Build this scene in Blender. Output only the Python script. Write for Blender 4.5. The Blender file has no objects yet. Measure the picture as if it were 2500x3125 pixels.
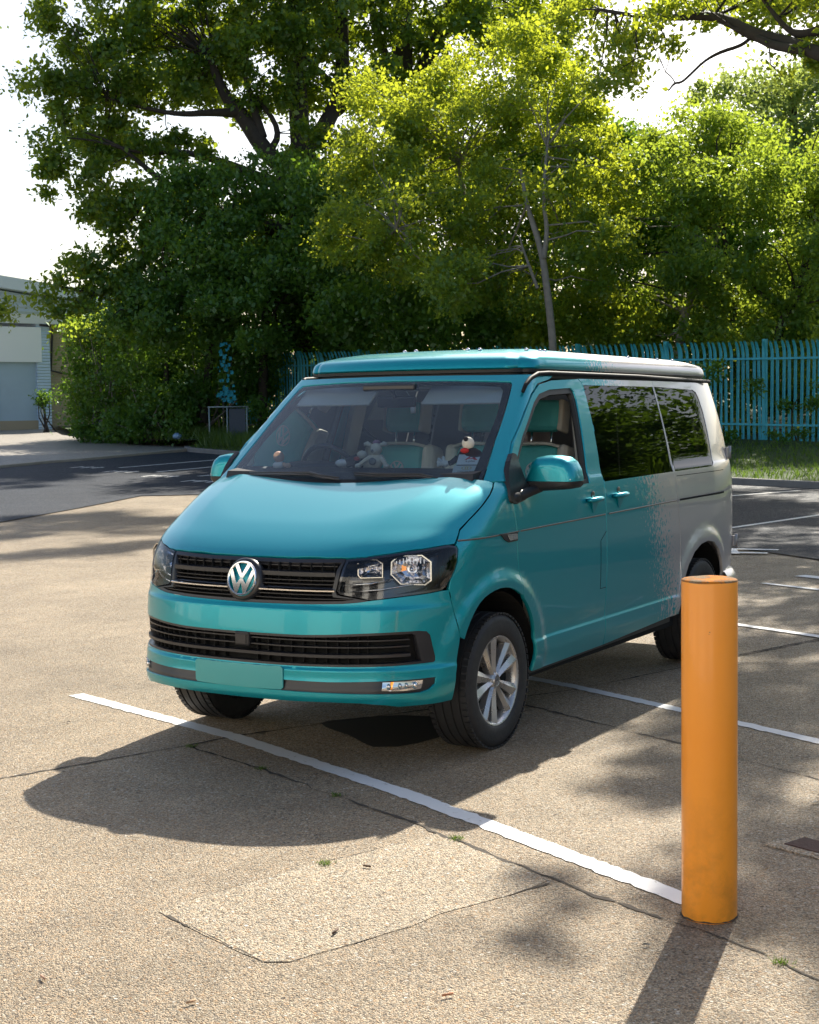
import bpy, bmesh, math, random
import numpy as np
from mathutils import Vector, Matrix
from mathutils.geometry import delaunay_2d_cdt
rng=np.random.default_rng(7); random.seed(7)
SC=bpy.context.scene; COL=SC.collection
rad=math.radians
# ---------------- camera ----------------
cd=bpy.data.cameras.new('camera'); cam=bpy.data.objects.new('camera',cd); COL.objects.link(cam); SC.camera=cam
cd.sensor_fit='VERTICAL'; cd.sensor_height=24.0; cd.lens=4642.96/3125*24.0; cd.clip_start=.1; cd.clip_end=600
_yaw,_pitch,_roll=-2.60101931,-.0706388,-.0137252
_d=Vector((math.cos(_yaw)*math.cos(_pitch),math.sin(_yaw)*math.cos(_pitch),math.sin(_pitch)))
_r=Vector((math.sin(_yaw),-math.cos(_yaw),0)); _u=_r.cross(_d)
_R=_r*math.cos(_roll)+_u*math.sin(_roll); _U=-_r*math.sin(_roll)+_u*math.cos(_roll)
_m=Matrix((_R,_U,-_d)).transposed().to_4x4(); _m.translation=Vector((6.735424,4.453888,1.740574)); cam.matrix_world=_m
cd.dof.use_dof=True; cd.dof.focus_distance=7.6; cd.dof.aperture_fstop=11
# ---------------- sky and sun ----------------
SUNV=Vector((-1.23,-.25,1.0)).normalized()
EL=math.asin(SUNV.z); AZ=math.atan2(SUNV.y,SUNV.x)
W=bpy.data.worlds.new('World'); SC.world=W; W.use_nodes=True
nt=W.node_tree; nt.nodes.clear()
sky=nt.nodes.new('ShaderNodeTexSky'); sky.sky_type='NISHITA'; sky.sun_disc=False; sky.sun_elevation=EL; sky.sun_rotation=math.pi/2-AZ
sky.air_density=1.0; sky.dust_density=2.2; sky.ozone_density=1.0
bg=nt.nodes.new('ShaderNodeBackground'); bg.inputs[1].default_value=.088
wo=nt.nodes.new('ShaderNodeOutputWorld'); nt.links.new(sky.outputs[0],bg.inputs[0]); nt.links.new(bg.outputs[0],wo.inputs[0])
sd=bpy.data.lights.new('sun','SUN'); sd.energy=5.0; sd.angle=rad(.55); sd.color=(1,.93,.80)
sun=bpy.data.objects.new('sun',sd); COL.objects.link(sun); sun.rotation_euler=(-SUNV).to_track_quat('-Z','Y').to_euler(); sun.location=(0,0,30)
SC.view_settings.view_transform='Standard'; SC.view_settings.look='None'; SC.view_settings.gamma=1; SC.view_settings.exposure=1.0
SC.view_settings.use_curve_mapping=False
SC.cycles.max_bounces=9; SC.cycles.transparent_max_bounces=16; SC.cycles.caustics_reflective=False; SC.cycles.caustics_refractive=False
SC.cycles.sample_clamp_indirect=6
# ---------------- surface functions ----------------
import numpy as np
def curve(xs,ys):
    xs=np.array(xs,float);ys=np.array(ys,float);h=np.diff(xs);d=np.diff(ys)/h
    m=np.zeros(len(xs));m[0]=d[0];m[-1]=d[-1]
    for i in range(1,len(xs)-1):
        m[i]=0 if d[i-1]*d[i]<=0 else 2*d[i-1]*d[i]/(d[i-1]+d[i])
    def f(t):
        t=np.asarray(t,float);tc=np.clip(t,xs[0],xs[-1]);i=np.clip(np.searchsorted(xs,tc)-1,0,len(h)-1)
        s=(tc-xs[i])/h[i];a=(1+2*s)*(1-s)**2;b=s*(1-s)**2;c=s*s*(3-2*s);e=s*s*(s-1)
        return a*ys[i]+b*h[i]*m[i]+c*ys[i+1]+e*h[i]*m[i+1]+(t<xs[0])*m[0]*(t-xs[0])+(t>xs[-1])*m[-1]*(t-xs[-1])
    return f
SIDEZ=curve([.2,.30,.36,.44,.485,.505,.60,.85,1.02,1.15,1.27,1.315,1.33,1.45,1.6,1.75,1.87,1.95],
            [.87,.905,.922,.934,.934,.926,.936,.946,.945,.939,.928,.918,.909,.884,.850,.809,.772,.745])
NOSEZ=curve([.26,.31,.345,.375,.41,.44,.47,.495,.515,.65,.775,.80,.86,.93,.99,1.03,1.08,1.15],
            [.86,.915,.943,.952,.952,.944,.940,.940,.930,.925,.913,.900,.885,.870,.845,.815,.76,.65])
HOODX=curve([-.4,-.06,.12,.3,.5,.6,.7,.8,.85,.9,1.0],[1.50,1.40,1.343,1.277,1.195,1.15,1.098,1.035,.99,.92,.75])
def sstep(a,b,t):
    s=np.clip((t-a)/(b-a),0,1);return s*s*(3-2*s)
def smax(a,b,k):
    h=np.maximum(k-np.abs(a-b),0)/k
    return np.maximum(a,b)+h*h*k*.25
def zgroove(x): return 1.089-.010*(x+.15)
def Yside(x,z):
    y=SIDEZ(z)
    y=y-.05*np.clip((x-.0)/.6,0,2)**2-.122*np.clip((-3.1-x)/.75,0,2)**2
    y=y+.005*(sstep(-.008,.006,z-zgroove(x))-1)*sstep(1.2,1.0,z)*1.0
    for wx in (0.015,-2.93):
        r=np.hypot(x-wx,z-.345)
        y=y+.020*sstep(.58,.50,r)*sstep(.25,.5,z)
    return y
def yc(x): return .52+.14*np.clip((.8-x)/.8,-.2,1.3)
def Hood(x,y):
    a=np.abs(y);t=a-yc(x)
    soft=.5*(t+np.sqrt(t*t+.012**2))
    return HOODX(x)-.012*(a/.8)**2-.19*soft
def Nose(y,z): return NOSEZ(z)-.41*np.minimum(np.abs(y)/.95,1.3)**3
def Wind(y,z): return .125-1.19*(z-1.343)-.06*(z-1.343)**2-.266*y*y
def Flow(x,y,z):
    s=np.abs(y)-Yside(x,z); n=x-Nose(y,z); h=(z-Hood(x,y))*.9
    f=smax(s,n*.8,.16); f=smax(f,h,.05)
    return smax(f,-(x+3.87),.06)
def Fup(x,y,z):
    s=np.abs(y)-Yside(x,z); w=(x-Wind(y,z))*.66
    f=smax(s,w,.04)
    rear=-(x+3.86-.30*np.clip(z-1.2,0,1)**1.0)*.95
    return smax(f,rear,.06)
def Fside(x,y,z): # no windscreen rounding
    s=np.abs(y)-Yside(x,z)
    return smax(s,-(x+3.86-.30*np.clip(z-1.2,0,1))*.95,.06)
def project(F,o,d,t0=0.,t1=3.):
    "o,d (n,3): first sign change from inside to outside along ray"
    o=np.asarray(o,float);d=np.asarray(d,float);lo=np.full(len(o),t0);hi=np.full(len(o),t1)
    for _ in range(40):
        m=(lo+hi)/2;P=o+d*m[:,None];v=F(P[:,0],P[:,1],P[:,2]);lo=np.where(v<0,m,lo);hi=np.where(v<0,hi,m)
    return o+d*((lo+hi)/2)[:,None]
def grad(F,P,e=2e-3):
    g=np.stack([F(*(P+np.eye(3)[i]*e).T)-F(*(P-np.eye(3)[i]*e).T) for i in range(3)],1)
    return g/np.maximum(np.linalg.norm(g,axis=1,keepdims=True),1e-9)

def ground_z(x,y):
    s=-(x-6.735)*.857-(y-4.454)*.515-25.
    return .02*(.5*(s+np.sqrt(s*s+9.)))-.02*.5*(-25+np.sqrt(634.))*0
# ---------------- materials ----------------
class NT:
    def __init__(s,m): s.t=m.node_tree; s.n=s.t.nodes; s.l=s.t.links
    def new(s,ty,**k):
        n=s.n.new('ShaderNode'+ty)
        for a,v in k.items():
            if a.startswith('i_'):
                key=a[2:]; key=int(key) if key.isdigit() else key.replace('_',' ')
                n.inputs[key].default_value=v
            else: setattr(n,a,v)
        return n
    def link(s,a,b,i=0,o=0):
        s.l.new(a.outputs[o] if not hasattr(a,'is_output') else a, b.inputs[i])
    def math(s,op,a,b=None,c=None,clamp=False):
        n=s.n.new('ShaderNodeMath'); n.operation=op; n.use_clamp=clamp
        for i,v in enumerate((a,b,c)):
            if v is None: continue
            if isinstance(v,(int,float)): n.inputs[i].default_value=v
            else: s.l.new(v if hasattr(v,'is_output') else v.outputs[0],n.inputs[i])
        return n
    def mix(s,f,a,b,bt='MIX'):
        n=s.n.new('ShaderNodeMix'); n.data_type='RGBA'; n.blend_type=bt
        for i,v in ((0,f),(6,a),(7,b)):
            if isinstance(v,(int,float)): n.inputs[i].default_value=v
            elif isinstance(v,tuple): n.inputs[i].default_value=(*v,1) if len(v)==3 else v
            else: s.l.new(v if hasattr(v,'is_output') else v.outputs[0],n.inputs[i])
        return n.outputs[2]
    def ramp(s,f,stops,interp='LINEAR'):
        n=s.n.new('ShaderNodeValToRGB'); cr=n.color_ramp; cr.interpolation=interp
        while len(cr.elements)<len(stops): cr.elements.new(.5)
        for e,(p,c) in zip(cr.elements,stops): e.position=p; e.color=(*c,1) if len(c)==3 else c
        s.l.new(f if hasattr(f,'is_output') else f.outputs[0],n.inputs[0]); return n.outputs[0]
    def noise(s,co,scale,detail=4,rough=.55,o=0):
        n=s.n.new('ShaderNodeTexNoise'); n.inputs['Scale'].default_value=scale; n.inputs['Detail'].default_value=detail; n.inputs['Roughness'].default_value=rough
        if co is not None: s.l.new(co,n.inputs['Vector'])
        return n.outputs[o]
    def bump(s,h,strength,dist,bs):
        n=s.n.new('ShaderNodeBump'); n.inputs['Strength'].default_value=strength; n.inputs['Distance'].default_value=dist
        s.l.new(h,n.inputs['Height']); s.l.new(n.outputs[0],bs.inputs['Normal']); return n
def newmat(name,col=(.5,.5,.5),rough=.5,metal=0.,spec=.5,coat=0,**k):
    m=bpy.data.materials.new(name); m.use_nodes=True; b=m.node_tree.nodes['Principled BSDF']
    b.inputs['Base Color'].default_value=(*col,1); b.inputs['Roughness'].default_value=rough; b.inputs['Metallic'].default_value=metal
    b.inputs['Specular IOR Level'].default_value=spec; b.inputs['Coat Weight'].default_value=coat; b.inputs['Coat Roughness'].default_value=.03
    for a,v in k.items(): b.inputs[a.replace('_',' ')].default_value=v
    return m
def nodes(m): return NT(m), m.node_tree.nodes['Principled BSDF']
def objco(t): return t.new('TexCoord').outputs['Object']
def varied(name,col,rough,amt=.25,scale=8,metal=0.,bump=0,bscale=60,**k):
    m=newmat(name,col,rough,metal,**k); t,b=nodes(m); co=objco(t)
    f=t.noise(co,scale,5)
    t.l.new(t.mix(f,tuple(c*(1-amt) for c in col),tuple(min(1,c*(1+amt)) for c in col)),b.inputs['Base Color'])
    r=t.math('MULTIPLY_ADD',t.noise(co,scale*2.3,3),.3,rough-.15,clamp=True); t.l.new(r.outputs[0],b.inputs['Roughness'])
    if bump: t.bump(t.noise(co,bscale,5),bump,.01,b)
    return m
TEAL=(.0,.335,.40); SILV=(.54,.52,.525)
def paint_mat():
    m=newmat('two_tone_paint',TEAL,.34,.0,coat=.65); t,b=nodes(m); co=objco(t)
    sx=t.new('SeparateXYZ'); t.l.new(co,sx.inputs[0])
    xb=t.math('MULTIPLY_ADD',sx.outputs[2],.45,-1.95-1.25*.45)
    v=t.math('DIVIDE',t.math('ADD',t.math('SUBTRACT',xb,sx.outputs[0]),.27),.66)
    mp=t.new('Mapping'); t.l.new(co,mp.inputs[0]); mp.inputs['Scale'].default_value=(1,1,.55)
    n1=t.noise(mp.outputs[0],64,5,.68)
    thr=t.math('MULTIPLY_ADD',v,.36,.32)
    te=t.math('MULTIPLY',t.math('SUBTRACT',n1,thr),40,clamp=True)
    fl=t.noise(co,1400,1); 
    silv=t.mix(fl,tuple(c*.85 for c in SILV),tuple(c*1.12 for c in SILV))
    tl=t.mix(fl,tuple(c*.9 for c in TEAL),tuple(c*1.1 for c in TEAL))
    t.l.new(t.mix(te,silv,tl),b.inputs['Base Color'])
    b.inputs['Metallic'].default_value=.55
    dirt=t.noise(co,3.5,6,.65); t.l.new(t.math('MULTIPLY_ADD',dirt,.10,-.02,clamp=True).outputs[0],b.inputs['Coat Roughness'])
    bn=t.new('Bump',i_Strength=.02,i_Distance=.02); t.l.new(t.noise(co,2.2,2),bn.inputs['Height']); t.l.new(bn.outputs[0],b.inputs['Coat Normal'])
    return m
def glass_mat(name,tint=(.9,.95,.93),refl=1.0,haze=.0):
    m=bpy.data.materials.new(name); m.use_nodes=True; t=NT(m); t.n.clear()
    out=t.new('OutputMaterial'); tr=t.new('BsdfTransparent'); tr.inputs[0].default_value=(*tint,1)
    gl=t.new('BsdfGlossy'); gl.inputs['Roughness'].default_value=.01
    fr=t.new('Fresnel',i_IOR=1.52); f=t.math('MULTIPLY',fr,refl,clamp=True)
    mx=t.new('MixShader'); t.l.new(f.outputs[0],mx.inputs[0]); t.l.new(tr.outputs[0],mx.inputs[1]); t.l.new(gl.outputs[0],mx.inputs[2])
    last=mx
    if haze:
        df=t.new('BsdfDiffuse'); df.inputs[0].default_value=(.55,.72,.85,1)  # bluish diffuse veil painted over the glass as sky haze
        co=objco(t); dn=t.math('MULTIPLY',t.noise(co,6,6,.7),haze*2,clamp=True)
        m2=t.new('MixShader'); t.l.new(dn.outputs[0],m2.inputs[0]); t.l.new(mx.outputs[0],m2.inputs[1]); t.l.new(df.outputs[0],m2.inputs[2]); last=m2
    t.l.new(last.outputs[0],out.inputs[0]); return m
M={}
M['paint']=paint_mat()
M['black']=varied('black_plastic',(.018,.018,.02),.45,.3,20)
M['satin']=newmat('satin_black_plastic',(.022,.022,.026),.32,spec=.6)
M['trimblk']=newmat('matt_black_rail',(.012,.012,.013),.6,spec=.2)
M['dark']=newmat('dark_void',(.004,.004,.004),.9)
M['rubber']=varied('tyre_rubber',(.022,.022,.023),.62,.35,14,bump=.15,bscale=90)
M['chrome']=newmat('chrome',(.82,.82,.84),.06,1.)
M['satchrome']=newmat('satin_chrome',(.72,.73,.75),.22,1.)
M['alloy']=varied('alloy_wheel',(.52,.51,.50),.30,.12,9,metal=.75,coat=.4)
M['darkglass']=glass_mat('privacy_glass',(.07,.08,.08),.85)
M['glass']=glass_mat('clear_glass',(.86,.97,1.0),1.0,.04)
M['sglass']=glass_mat('side_glass',(.82,.88,.86),1.0,.012)
M['lens']=glass_mat('lamp_lens',(.97,.97,.98),1.2)
M['seal']=newmat('seal_rubber',(.012,.012,.012),.5)
M['teal_leather']=varied('teal_leather',(.10,.50,.49),.5,.2,12,bump=.1,bscale=200)
M['cream']=varied('cream_leather',(.72,.66,.57),.5,.12,10)
M['lining']=newmat('cabin_lining',(.75,.72,.66),.8)
M['dash']=varied('dash_plastic',(.025,.025,.027),.55,.3,40,bump=.1,bscale=300)
M['plate']=varied('blank_plate',(.06,.42,.42),.35,.06,3,coat=.4)
M['red']=newmat('red_lens',(.35,.005,.008),.1,coat=.8)
M['amber']=newmat('amber',(.8,.25,.02),.2)
M['white']=newmat('white_vinyl',(.78,.80,.80),.4)
M['redvinyl']=newmat('red_vinyl',(.6,.02,.03),.4)
M['greyink']=newmat('grey_ink',(.18,.2,.22),.5)
M['gold']=newmat('gold_ink',(.45,.33,.06),.4)
M['greenvinyl']=newmat('green_vinyl',(.02,.35,.10),.4)
# ---------------- mesh helpers ----------------
def link_mesh(name,me,mat,parent=None):
    o=bpy.data.objects.new(name,me); COL.objects.link(o)
    if mat is not None:
        for q in (mat if isinstance(mat,(list,tuple)) else [mat]): me.materials.append(q)
    if parent is not None: o.parent=parent
    return o
def raw(name,V,Fc,mat,parent=None,smooth=False,normals=None,midx=None):
    me=bpy.data.meshes.new(name); me.from_pydata([tuple(map(float,v)) for v in V],[],[tuple(map(int,f)) for f in Fc]); me.update()
    if smooth: me.polygons.foreach_set('use_smooth',[True]*len(me.polygons))
    if midx is not None: me.polygons.foreach_set('material_index',midx)
    if normals is not None: me.normals_split_custom_set_from_vertices([tuple(map(float,n)) for n in normals])
    return link_mesh(name,me,mat,parent)
def empty(name,label=None,cat=None,loc=(0,0,0),group=None,parent=None):
    o=bpy.data.objects.new(name,None); COL.objects.link(o); o.location=loc; o.empty_display_size=.1
    if parent is not None:o.parent=parent
    if label: o['label']=label; o['category']=cat
    if group: o['group']=group
    return o
def tag(o,label,cat,group=None,kind=None):
    if label: o['label']=label
    if cat: o['category']=cat
    if group: o['group']=group
    if kind: o['kind']=kind
    return o
class MB:
    def __init__(s): s.V=[]; s.F=[]; s.S=[]; s.mi=[]; s.cm=0
    def add(s,V,Fc,smooth=False):
        o=len(s.V); s.V+= [tuple(map(float,v)) for v in V]; s.F+=[tuple(int(i)+o for i in f) for f in Fc]; s.S+=[smooth]*len(Fc); s.mi+=[s.cm]*len(Fc); return s
    def box(s,c,size,R=None,bev=0.):
        hx,hy,hz=[a/2 for a in size]
        if bev<=0:
            V=[(x*hx,y*hy,z*hz) for x in(-1,1) for y in(-1,1) for z in(-1,1)]; Fc=[(0,1,3,2),(4,6,7,5),(0,4,5,1),(2,3,7,6),(0,2,6,4),(1,5,7,3)]
            sm=False
        else:
            bm=bmesh.new(); bmesh.ops.create_cube(bm,size=1.0)
            for v in bm.verts: v.co=Vector((v.co.x*size[0],v.co.y*size[1],v.co.z*size[2]))
            bmesh.ops.bevel(bm,geom=bm.edges[:],offset=min(bev,min(size)*.49),segments=3,profile=.5,affect='EDGES')
            bm.verts.index_update(); V=[v.co.copy() for v in bm.verts]; Fc=[[v.index for v in f.verts] for f in bm.faces]; bm.free(); sm=False
        if R is not None: V=[R@Vector(v) for v in V]
        return s.add([Vector(v)+Vector(c) for v in V],Fc,sm)
    def tube(s,pts,r,n=8,cap=True,squash=None):
        pts=[Vector(p) for p in pts]; rs=r if isinstance(r,(list,tuple)) else [r]*len(pts); V=[];Fc=[]
        up=Vector((0,0,1)); prev=None
        for i,p in enumerate(pts):
            t=(pts[min(i+1,len(pts)-1)]-pts[max(i-1,0)]).normalized()
            if prev is None:
                a=t.cross(up); 
                if a.length<.1: a=t.cross(Vector((1,0,0)))
                a.normalize()
            else:
                a=prev-t*prev.dot(t); a.normalize()
            prev=a; b=t.cross(a)
            for k in range(n):
                q=2*math.pi*k/n; V.append(p+a*math.cos(q)*rs[i]+b*math.sin(q)*rs[i]*(squash or 1))
        for i in range(len(pts)-1):
            for k in range(n): Fc.append((i*n+k,i*n+(k+1)%n,(i+1)*n+(k+1)%n,(i+1)*n+k))
        if cap: Fc.append(tuple(range(n))[::-1]); Fc.append(tuple((len(pts)-1)*n+k for k in range(n)))
        return s.add(V,Fc,True)
    def lathe(s,prof,n=32,axis='Z',c=(0,0,0),R=None,close=False):
        V=[];Fc=[];m=len(prof)
        for k in range(n):
            a=2*math.pi*k/n
            for (r,h) in prof:
                if axis=='Z': v=Vector((r*math.cos(a),r*math.sin(a),h))
                elif axis=='Y': v=Vector((r*math.cos(a),h,r*math.sin(a)))
                else: v=Vector((h,r*math.cos(a),r*math.sin(a)))
                if R is not None: v=R@v
                V.append(v+Vector(c))
        for k in range(n):
            k2=(k+1)%n
            for j in range(m-1+(1 if close else 0)):
                j2=(j+1)%m; Fc.append((k*m+j,k*m+j2,k2*m+j2,k2*m+j))
        return s.add(V,Fc,True)
    def prism(s,poly,h,fn):
        "poly 2D list, fn(u,v,w)->3D, w in 0..h"
        n=len(poly); V=[fn(u,v,0) for u,v in poly]+[fn(u,v,h) for u,v in poly]
        Fc=[tuple(range(n))[::-1],tuple(range(n,2*n))]+[(i,(i+1)%n,n+(i+1)%n,n+i) for i in range(n)]
        return s.add(V,Fc)
    def blob(s,c,r,R=None,n=12,m=8,noise=0):
        rx,ry,rz=(r if isinstance(r,(tuple,list)) else (r,r,r)); V=[];Fc=[]
        for j in range(m+1):
            t=math.pi*j/m
            for k in range(n):
                a=2*math.pi*k/n; q=1+noise*math.sin(5*a+3*t)
                v=Vector((rx*math.sin(t)*math.cos(a),ry*math.sin(t)*math.sin(a),rz*math.cos(t)))*q
                if R is not None:v=R@v
                V.append(v+Vector(c))
        for j in range(m):
            for k in range(n): Fc.append((j*n+k,(j+1)*n+k,(j+1)*n+(k+1)%n,j*n+(k+1)%n))
        return s.add(V,Fc,True)
    def build(s,name,mat,parent=None,fix=True,sharp=None):
        me=bpy.data.meshes.new(name); me.from_pydata(s.V,[],s.F); me.polygons.foreach_set('use_smooth',s.S)
        me.polygons.foreach_set('material_index',s.mi); me.update()
        if fix:
            bm=bmesh.new(); bm.from_mesh(me); bmesh.ops.remove_doubles(bm,verts=bm.verts,dist=1e-6); bmesh.ops.recalc_face_normals(bm,faces=bm.faces); bm.to_mesh(me); bm.free()
        if sharp: me.set_sharp_from_angle(angle=rad(sharp))
        return link_mesh(name,me,mat,parent)
def inside(P,poly):
    x,y=P[:,0],P[:,1]; r=np.zeros(len(P),bool); n=len(poly)
    for i in range(n):
        x0,y0=poly[i];x1,y1=poly[(i+1)%n]
        if y0==y1: continue
        c=((y0>y)!=(y1>y))&(x<(x1-x0)*(y-y0)/(y1-y0)+x0); r^=c
    return r
def segdist(P,poly):
    d=np.full(len(P),1e9)
    for i in range(len(poly)):
        a=poly[i];b=poly[(i+1)%len(poly)];ab=b-a;L=ab@ab
        if L<1e-14: continue
        t=np.clip(((P-a)@ab)/L,0,1);d=np.minimum(d,np.linalg.norm(P-a-t[:,None]*ab,axis=1))
    return d
def chaikin(P,k=1,closed=True):
    P=[np.array(p,float) for p in P]
    for _ in range(k):
        Q=[]
        n=len(P)
        for i in range(n if closed else n-1):
            a,b=P[i],P[(i+1)%n]; Q+=[a*.75+b*.25,a*.25+b*.75]
        if not closed: Q=[P[0]]+Q+[P[-1]]
        P=Q
    return P
def dens(P,res):
    out=[];n=len(P)
    for i in range(n):
        a,b=P[i],P[(i+1)%n];k=max(1,int(math.ceil(np.linalg.norm(b-a)/res)))
        for j in range(k): out.append(a+(b-a)*j/k)
    return np.array(out)
class Par:
    "2D parameter plane <-> rays that meet the body surface"
    def __init__(s,kind,c=(0,0,0)): s.k=kind; s.c=np.array(c,float)
    def to2(s,P):
        P=np.asarray(P,float); q=P-s.c
        if s.k=='side': return np.stack([P[:,0],P[:,2]],1)
        if s.k=='cyl': return np.stack([np.arctan2(q[:,1],q[:,0])*.9,P[:,2]],1)
        if s.k=='cylr': return np.stack([np.arctan2(-q[:,0],q[:,1])*.8,P[:,2]],1)
        if s.k=='ax': return np.stack([P[:,0],np.arctan2(q[:,1],q[:,2])*.8],1)
        if s.k=='ws': return np.stack([P[:,1],P[:,2]],1)
        if s.k=='sph':
            return np.stack([np.arctan2(q[:,1],q[:,0])*.9,np.arctan2(q[:,2],np.hypot(q[:,0],q[:,1]))*.9],1)
    def rays(s,U):
        n=len(U);z=np.zeros(n);o=np.ones(n)
        if s.k=='side': return np.stack([U[:,0],z,U[:,1]],1),np.stack([z,o,z],1)
        if s.k=='cyl':
            a=U[:,0]/.9; return np.stack([z+s.c[0],z+s.c[1],U[:,1]],1),np.stack([np.cos(a),np.sin(a),z],1)
        if s.k=='cylr':
            a=U[:,0]/.8; return np.stack([z+s.c[0],z+s.c[1],U[:,1]],1),np.stack([-np.sin(a),np.cos(a),z],1)
        if s.k=='ax':
            a=U[:,1]/.8; return np.stack([U[:,0],z+s.c[1],z+s.c[2]],1),np.stack([z,np.sin(a),np.cos(a)],1)
        if s.k=='ws': return np.stack([z+s.c[0],U[:,0],U[:,1]],1),np.stack([o,z,z],1)
        if s.k=='sph':
            a=U[:,0]/.9;e=U[:,1]/.9; return np.stack([z+s.c[0],z+s.c[1],z+s.c[2]],1),np.stack([np.cos(a)*np.cos(e),np.sin(a)*np.cos(e),np.sin(e)],1)
def panel(name,outline,par,F,mat,parent,holes=(),res=.03,rows=None,flange=.02,off=0.,sides=(1,),is2d=False,rnd=0,hrnd=0,inner_mat=None,gap=.0,fmat=None):
    to=(lambda L:np.array(L,float)) if is2d else (lambda L:par.to2(np.array(L,float)))
    out=to(outline)
    if rnd: out=np.array(chaikin(out,rnd))
    hs=[]
    for h in holes:
        q=to(h)
        if hrnd: q=np.array(chaikin(q,hrnd))
        hs.append(dens(q,res*.8))
    out=dens(out,res*.8)
    loops=[out]+hs
    lo=out.min(0);hi=out.max(0)
    gx=np.arange(lo[0]+res*.37,hi[0],res)
    gz=np.array(rows) if rows is not None else np.arange(lo[1]+res*.37,hi[1],res)
    G=np.array([(x,z) for z in gz for x in gx])
    if len(G):
        k=inside(G,out)
        for h in hs:k&=~inside(G,h)
        G=G[k]
    if len(G):
        k=np.ones(len(G),bool)
        for L in loops:k&=segdist(G,L)>res*.3
        G=G[k]
    pts=np.concatenate(loops+([G] if len(G) else []));ed=[];o=0
    for L in loops:
        n=len(L);ed+=[(o+i,o+(i+1)%n) for i in range(n)];o+=n
    r=delaunay_2d_cdt([Vector(p) for p in pts],ed,[],0,1e-7)
    V2=np.array([tuple(v) for v in r[0]]);T=np.array([f for f in r[2]])
    c=V2[T].mean(1);k=inside(c,out)
    for h in hs:k&=~inside(c,h)
    T=T[k]
    O,D=par.rays(V2);P=project(F,O,D,*( (0.,3.) if par.k!='ws' else (0.,4.)));N=grad(F,P);P=P+N*off
    a=P[T[:,1]]-P[T[:,0]];b=P[T[:,2]]-P[T[:,0]];fl=(np.cross(a,b)*N[T[:,0]]).sum(1)<0;T[fl]=T[fl][:,::-1]
    # flange
    cnt={}
    for f in T:
        for i in range(3):
            e=(f[i],f[(i+1)%3]);cnt[e]=cnt.get(e,0)+1
    be=[e for e in cnt if (e[1],e[0]) not in cnt]
    V=list(P);NN=list(N);Fc=[tuple(f) for f in T];mi=[0]*len(Fc)
    if flange:
        for (i,j) in be:
            m=np.cross(P[j]-P[i],N[i]);m/=max(np.linalg.norm(m),1e-9)
            b=len(V);V+=[P[i],P[j],P[j]-N[j]*flange,P[i]-N[i]*flange];
            NN+=[N[i]*.6+m*.8,N[j]*.6+m*.8,m,m];Fc.append((b+1,b,b+3,b+2));mi.append(1 if fmat else 0)
    V=np.array(V);NN=np.array(NN);objs=[]
    for sgn in sides:
        Vs=V*np.array([1,sgn,1]);Ns=NN*np.array([1,sgn,1]);Fs=Fc if sgn==1 else [f[::-1] for f in Fc]
        objs.append(raw(name,Vs,Fs,[mat,fmat] if fmat else mat,parent,True,Ns,mi))
    return objs
# ---------------- the van ----------------
van=empty('camper_van','two-tone teal and silver camper van with a low pop-top roof parked across the bay line','camper van')
CF=Par('cyl'); SD=Par('side'); RR=Par('cylr',(-2.9,.2,0)); AX=Par('ax',(0,0,.6)); WS=Par('ws',(-1.6,0,0)); PF=Par('sph',(-.1,.25,.8)); CP=Par('cyl',(-1.6,0,0))
def sym(L): return [tuple(p) for p in L]+[(x,-y,z) for x,y,z in reversed(L) if abs(y)>1e-6]
ARCH=[(.425,.318),(.42,.42),(.405,.53),(.365,.63),(.30,.722),(.218,.785),(.12,.813),(.02,.822),(-.08,.810),(-.17,.778),(-.25,.722),(-.318,.65),(-.362,.57),(-.388,.47),(-.397,.40),(-.395,.33)]
def s3(L,y=.93): return [(x,y,z) for x,z in L]
ARCH=[tuple(q) for q in chaikin([np.array(a) for a in ARCH],1,False)]
# bumper
top=[(.905,0,.801),(.873,.373,.806),(.822,.537,.811),(.789,.605,.817),(.763,.648,.824),(.669,.766,.838),(.554,.849,.847),(.492,.880,.853),(.455,.895,.853)]
bot=[(.405,.93,.62),(.424,.905,.45),(.425,.905,.318),(.501,.864,.316),(.591,.828,.318),(.70,.75,.322),(.75,.71,.335),(.83,.622,.348),(.894,.486,.352),(.935,.25,.350),(.945,0,.349)]
LG=[(.924,0,.662),(.90,.35,.664),(.871,.477,.668),(.811,.616,.674),(.726,.74,.677),(.62,.822,.676),(.583,.848,.670),(.564,.857,.650),(.552,.862,.60),(.536,.866,.545),(.536,.866,.525),(.545,.861,.518),(.691,.774,.518),(.817,.617,.517),(.884,.45,.517),(.93,.04,.515)]
FS=[(.942,0,.452),(.889,.484,.447),(.827,.622,.449),(.739,.743,.450),(.543,.872,.448),(.548,.87,.415),(.575,.855,.390),(.618,.833,.381),(.78,.709,.389),(.896,.488,.396),(.945,0,.400)]
zr=[.322,.334,.346,.358,.370,.382,.394,.406,.42,.435,.45,.465,.476,.484,.492,.50,.508,.516,.526,.55,.58,.61,.64,.665,.69,.715,.735,.75,.76,.768,.776,.784,.792,.80,.81,.825,.84]
panel('bumper',sym(top+bot),CF,Flow,M['paint'],van,holes=[sym(LG),sym(FS)],res=.024,rows=zr,flange=.03)
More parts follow.
